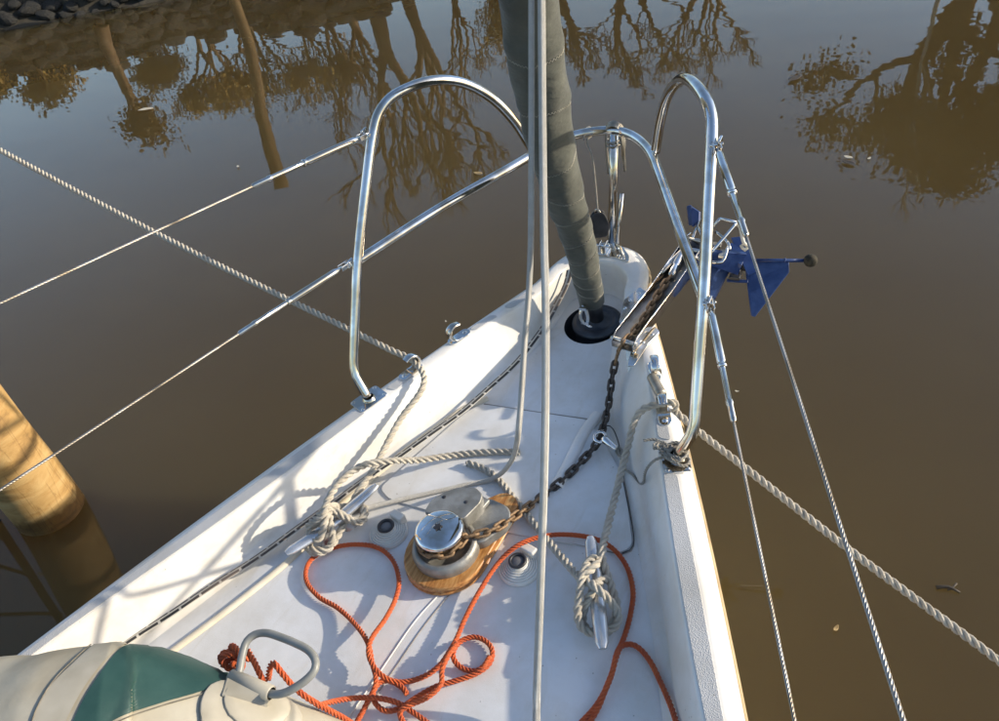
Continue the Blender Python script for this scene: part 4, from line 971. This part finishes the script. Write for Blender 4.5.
# ---- jackline strap along the port deck edge
def strip(name, pts, wd, th, label, cat):
    pts, s = resample(smooth(pts, .02), .012); rows = []; rg = random.Random(4)
    for i, (q, (t, u, w_)) in enumerate(zip(pts, frames(pts))):
        n_ = V(-t[1], t[0], .35); n_ /= np.linalg.norm(n_); up_ = np.cross(t, n_); up_ = up_ if up_[2] > 0 else -up_
        q = q+V(0, 0, .0012*math.sin(s[i]*31))
        rows.append([q+n_*wd/2*a+up_*th*b for a, b in ((-1, 0), (-.9, 1), (-.3, 1.25), (.3, 1.25), (.9, 1), (1, 0))])
    mb = MB(); mb.grid(rows, flip=True, uvf=lambda q: (q[1]*.55, q[0]*6*.62/5*2)); return single(name, mb, M['strap'], label, cat, pts[0])
strip('jackline', [at(570, 270, z=.110), at(567, 284, z=.088), at(556, 306, z=.062), at(541, 332, z=.046), at(519, 360, z=.032), at(488, 390, z=.026), at(450, 421, z=.022), at(400, 456, z=.018), at(330, 505, z=.018), at(270, 549, z=.018), at(200, 595, z=.018), at(133, 639, z=.018), at(20, 717, z=.018)], .0215, .0035,
      'flat black and white jackline strap along the port deck edge', 'strap')

# ---- guard wires
def guard(p0, far, label, ls=1.5):
    p0 = V(p0); far = V(far); d = far-p0; L = np.linalg.norm(d); d /= L; t = Thing('guard_wire', label, 'guard wire', p0, group='guard wires')
    u = np.cross(d, V(0, 0, 1)); u /= np.linalg.norm(u)
    mb = MB(); A = np.array([d, u, np.cross(d, u)]).T
    for s in (-1, 1): mb.box(p0+d*.008+u*.007*s, (.034, .003, .012), A)
    tube(mb, [p0-u*.013, p0+u*.013], .0045, 10); t.part('fork', mb, M['chrome'], bevel=.001)
    k = ls
    mb = MB(); mb.lathe([(.0001, .020), (.0050, .021), (.0055, .034), (.0078, .040), (.0082, .046), (.0082, .046+.085*k), (.0068, .049+.085*k), (.0068, .053+.085*k), (.0084, .055+.085*k), (.0084, .060+.085*k), (.0058, .061+.085*k)], p0, d, 18); t.part('turnbuckle', mb, M['chrome'])
    e = .061+.085*k
    mb = MB(); mb.lathe([(.0050, e-.001), (.0056, e+.004), (.0056, e+.055*k), (.0068, e+.057*k), (.0068, e+.062*k), (.0054, e+.064*k), (.0054, e+.088*k), (.0028, e+.090*k)], p0, d, 16); t.part('swage', mb, M['chrome'])
    wl0 = e+.085*k
    mb = MB(); pts = [p0+d*(wl0+(L*1.0-wl0)*k_/40)+V(0, 0, -.008*math.sin(math.pi*k_/40)) for k_ in range(41)]; laid(mb, pts, .0056, 6, 6.5, 10, 4); t.part('wire', mb, M['wire'])
def farpt(px, py, y, p0):
    """carry the wire on along its line of sight to the stanchion aft, beside the gunwale"""
    best = None
    for k in range(5, 130):
        q = at(px, py, y=k*.01)
        if p0[1]-q[1] < .05: continue
        e = p0+(q-p0)*(p0[1]+1.35)/(p0[1]-q[1]); err = abs(abs(e[0])-1.20)+abs(e[2]-p0[2]*.92)*1.2
        if best is None or err < best[0]: best = (err, e)
    FAR.append((best[1], p0)); return best[1]
FAR = []
uP = V(-.405, 1.440, .668); lP = V(-.435, 1.262, .421); uS = V(.405, 1.440, .668); lS = V(.430, 1.262, .421)
guard(uP, farpt(0, 300, .62, uP), 'upper port guard wire from the hoop shoulder'); guard(lP, farpt(0, 487, .42, lP), 'lower port guard wire from the middle of the hoop')
guard(uS, farpt(905, 719, .35, uS), 'upper starboard guard wire from the hoop shoulder'); guard(lS, farpt(795, 719, .33, lS), 'lower starboard guard wire from the middle of the hoop')

for s_, (a, b) in ((-1, (0, 1)), (1, (2, 3))):
    hi, lo = FAR[a][0], FAR[b][0]; ft = V(s_*(O(-1.35)-.035), -1.35, CAPZ); mb = MB(); tube(mb, [ft, lo, hi, hi+V(0, 0, .02)], .0125, 12); st = boat.part('stanchion', mb, M['chrome'])
    mb = MB(); mb.lathe([(.035, 0), (.034, .004), (.018, .006), (.016, .05), (.013, .052)], ft, (0, 0, 1), 20); boat.part('stanchion_base', mb, M['chrome'], st)

# ---- bits hanging at the stem
t = Thing('spare_wire_coil', 'coil of grey wire rope hung over the bow rail beside the post', 'coil', V(.02, 1.95, .44))
for k in range(4):
    o_ = (k-1.5)*.0052; r_ = .0200+.0014*k; cc = V(.020, 1.944, .438); dn_ = (.125, .10, .085, .11)[k]; du = (.075, .10, .12, .06)[k]
    pts = [cc+V(-r_-.004, o_, -dn_), cc+V(-r_-.003, o_, -.04), cc+V(-r_, o_, -.006)]+[cc+V(-r_*math.cos(a), o_, r_*math.sin(a)) for a in [math.pi*q/6 for q in range(1, 6)]]+[cc+V(r_, o_, -.006), cc+V(r_+.002, o_*.6, -.04), cc+V(r_-.001, o_*.3, -du)]
    laid_mb = MB(); laid(laid_mb, smooth(pts, .005), .0060, 5, 5, 8, 4); t.part('strand', laid_mb, M['coil'])
laid_mb = MB(); laid(laid_mb, smooth([V(.018, 1.944, .438)+V(.021*math.cos(a), .021*math.sin(a), -.045+.002*a) for a in [q*.5 for q in range(26)]], .004), .0048, 5, 5, 8, 4); t.part('strand', laid_mb, M['coil'])
bk = Thing('snatch_block', 'black block hanging from a twine by the bow post', 'block', at(599, 225, z=.17))
kc = at(599, 222, z=.19)
mb = MB(); mb.prism(roundpoly([(-.028, -.048), (.020, -.048), (.030, -.010), (.016, .034), (-.014, .034), (-.033, .0)], .010), -.009, -.004, np.array([V(.92, .39, 0), V(0, 0, 1), V(-.39, .92, 0)]).T, kc); mb.prism(roundpoly([(-.028, -.048), (.020, -.048), (.030, -.010), (.016, .034), (-.014, .034), (-.033, .0)], .010), .004, .009, np.array([V(.92, .39, 0), V(0, 0, 1), V(-.39, .92, 0)]).T, kc); bk.part('cheek', mb, M['dark'], bevel=.002)
mb = MB(); mb.lathe([(.004, -.006), (.024, -.0055), (.019, 0), (.024, .0055), (.004, .006)], kc+V(0, 0, -.01), (-.39, .92, 0), 20); bk.part('sheave', mb, M['alu'])
mb = MB(); tp0 = at(588, 134, z=.43); laid(mb, smooth([at(584, 140, z=.43), tp0+V(-.004, -.012, .016), tp0+V(.006, .004, .018), tp0+V(.008, .01, -.006), tp0+V(0, -.014, -.014), at(592, 155, z=.385), at(596, 190, z=.29), kc+V(0, 0, .035), kc+V(.004, 0, .022)], .006), .0055, 3, 3, 8, 4); bk.part('twine', mb, M['twine'])
mb = MB(); tube(mb, smooth([kc+V(-.012, 0, .02), kc+V(-.002, 0, .042), kc+V(.012, 0, .02)], .004), .002, 6); bk.part('hanger', mb, M['chrome'])

# ---- inflatable dinghy bow lying on the foredeck
dn = Thing('inflatable_dinghy', 'cream and teal inflatable lying on the foredeck at the lower left', 'dinghy', (-.35, .25, 0))
# tube axis and radius along it: an inflated tube resting on the deck, tapering to its nose
cont = [(-330, 700, .15), (-160, 672, .165), (0, 659, .17), (60, 650, .17), (115, 643, .165), (160, 647, .152), (235, 672, .118), (290, 693, .085), (330, 711, .055), (352, 722, .030)]
dax = []; drd = []
for i, (a, b, r) in enumerate(cont):
    a0, b0 = cont[max(0, i-1)][:2]; a1, b1 = cont[min(len(cont)-1, i+1)][:2]
    tx, ty = a1-a0, b1-b0; L = math.hypot(tx, ty); nx, ny = -ty/L, tx/L          # downwards in the view
    w_ = _fw*FPX+_rt*(a-499.5)-_up*(b-360.5); w_ /= np.linalg.norm(w_); n_ = _rt*nx-_up*ny; n_ -= w_*(n_@w_); n_ /= np.linalg.norm(n_)
    t_ = (r*1.0+.004-CC[2]-r*n_[2])/w_[2]; dax.append(CC+w_*t_+n_*r); drd.append(r)
dp, ds = resample(smooth(dax, .02), .01)
kx = [float(ds[int(np.argmin([np.linalg.norm(q-V(a)) for q in dp]))]) for a in dax]
rows = []; NA = 64
for q, s_, (t_, u, w_) in zip(dp, ds, frames(dp)):
    r = float(np.interp(s_, kx, drd)); rows.append([q+(u*math.cos(a)+w_*math.sin(a))*r*(1+.008*math.sin(s_*25+3*a)+.006*math.sin(s_*61-2*a)) for a in [k*2*math.pi/NA for k in range(NA)]])
mb = MB(); mb.grid(rows, closed_u=True); nb = len(mb.v); mb.add([dp[-1]+(dp[-1]-dp[-2])*1.4]+rows[-1], [(0, k+1, (k+1) % NA+1) for k in range(NA)], None, True)
from mathutils.bvhtree import BVHTree
dbvh = BVHTree.FromPolygons([Vector(q) for q in mb.v], mb.f)
dn.part('tube', mb, M['pvc'])
def on(a, b, off=0.0, full=False):
    """the point of the inflated tube met by the line of sight, and the surface normal there"""
    w_ = _fw*FPX+_rt*(a-499.5)-_up*(b-360.5); w_ /= np.linalg.norm(w_)
    h, n_, _, _ = dbvh.ray_cast(Vector(CC), Vector(w_))
    if h is None: h, n_, _, _ = dbvh.find_nearest(Vector(at(a, b, z=.16)))
    n_ = V(n_); n_ = n_ if n_@w_ < 0 else -n_
    return (V(h)+n_*off, n_) if full else V(h)+n_*off
def fabric(name, left, right, off, material, nu=36, nv=30, parent=None, under=.02):
    L = resample(smooth([V(a, b, 0) for a, b in left], 3), 1)[0]; Rr = resample(smooth([V(a, b, 0) for a, b in right], 3), 1)[0]; rows = []
    for i in range(nv+1):
        p = L[int(i/nv*(len(L)-1))]; q = Rr[int(i/nv*(len(Rr)-1))]; rows.append([on(p[0]+(q[0]-p[0])*j/nu, p[1]+(q[1]-p[1])*j/nu, off) for j in range(nu+1)])
    mb = MB(); mb.grid(rows); return dn.part(name, mb, material, parent)
fabric('teal_panel', [(139, 642.5), (120, 650), (98, 678), (82, 704), (64, 745)], [(142, 642.8), (180, 652.5), (212, 663.5), (236, 677), (205, 691), (160, 704), (115, 720), (84, 745)], .0032, M['teal'], 60, 60)
fabric('seam_tape', [(94, 645.5), (78, 660), (48, 690), (30, 725), (24, 745)], [(133, 641.8), (115, 651), (90, 680), (74, 706), (56, 745)], .0026, M['pvc2'], 30, 60)
for pix in (((91, 646), (75, 660), (52, 684), (36, 712), (28, 740)), ((240, 679), (205, 694), (160, 707), (118, 722), (90, 742))):
    mb = MB(); tube(mb, smooth([on(a, b, .0030) for a, b in pix], .01), .0011, 5); dn.part('seam', mb, M['pvcdark'])
def disc(a, b, r, off, h, name, sq=1.0):
    c_, n_ = on(a, b, 0, True); up_ = n_; u = np.cross(V(0, 1, 0), up_); u /= np.linalg.norm(u); v_ = np.cross(up_, u); rows = []
    for k, hh in ((1.0, 0), (.995, h), (.97, h*1.25), (.7, h*1.3), (.35, h*1.3), (.001, h*1.3)):
        rw = []
        for j in range(44):
            t_ = j*2*math.pi/44; q = c_+(u*math.cos(t_)+v_*math.sin(t_)*sq)*r*k; f_, m_, _, _ = dbvh.find_nearest(Vector(q+up_*.03)); m_ = V(m_); m_ = m_ if m_@up_ > 0 else -m_
            rw.append(V(f_)+m_*(off+hh))
        rows.append(rw)
    mb = MB(); mb.grid(rows, closed_u=True); return dn.part(name, mb, M['pvc2'])
disc(252, 712, .088, .0042, .003, 'base_patch'); disc(256, 706, .058, .0082, .0035, 'round_patch')
ZR = .0
def rp(a, b, lift): q = on(250, 690); return at(a, b, z=q[2]+lift)
mb = MB(); a0_, a1_ = rp(232, 677, .022), rp(270, 693, .022); axs = a1_-a0_; Ls = np.linalg.norm(axs)
mb.lathe([(.0105, -.003), (.0135, -.001), (.0135, Ls+.001), (.0105, Ls+.003)], a0_, axs, 22); sl = dn.part('ring_sleeve', mb, M['pvc2'])
top_ = [a0_+V(-.004, -.004, .010), a1_+V(.0, -.006, .010), on(264, 712, .012), on(218, 700, .012)]
mb = MB(); mb.add(top_+[q-V(0, 0, .018) for q in top_], [(0, 1, 2, 3), (7, 6, 5, 4), (0, 4, 5, 1), (1, 5, 6, 2), (2, 6, 7, 3), (3, 7, 4, 0)], None, False); dn.part('sleeve_flap', mb, M['pvc2'], sl, bevel=.004)
mb = MB(); tube(mb, smooth([rp(239, 681, .022), rp(240, 668, .027), rp(243, 652, .032), rp(247, 641, .036), rp(255, 634.5, .039), rp(266, 633, .041), rp(280, 637, .042), rp(296, 643.5, .043), rp(308, 650, .043), rp(315, 659, .042), rp(315, 669, .040), rp(307, 679, .036), rp(296, 687, .032), rp(284, 693, .027), rp(272, 694, .022), rp(256, 688, .022)], .006, closed=True), .0070, 14, closed=True); dn.part('towing_ring', mb, M['ring'])
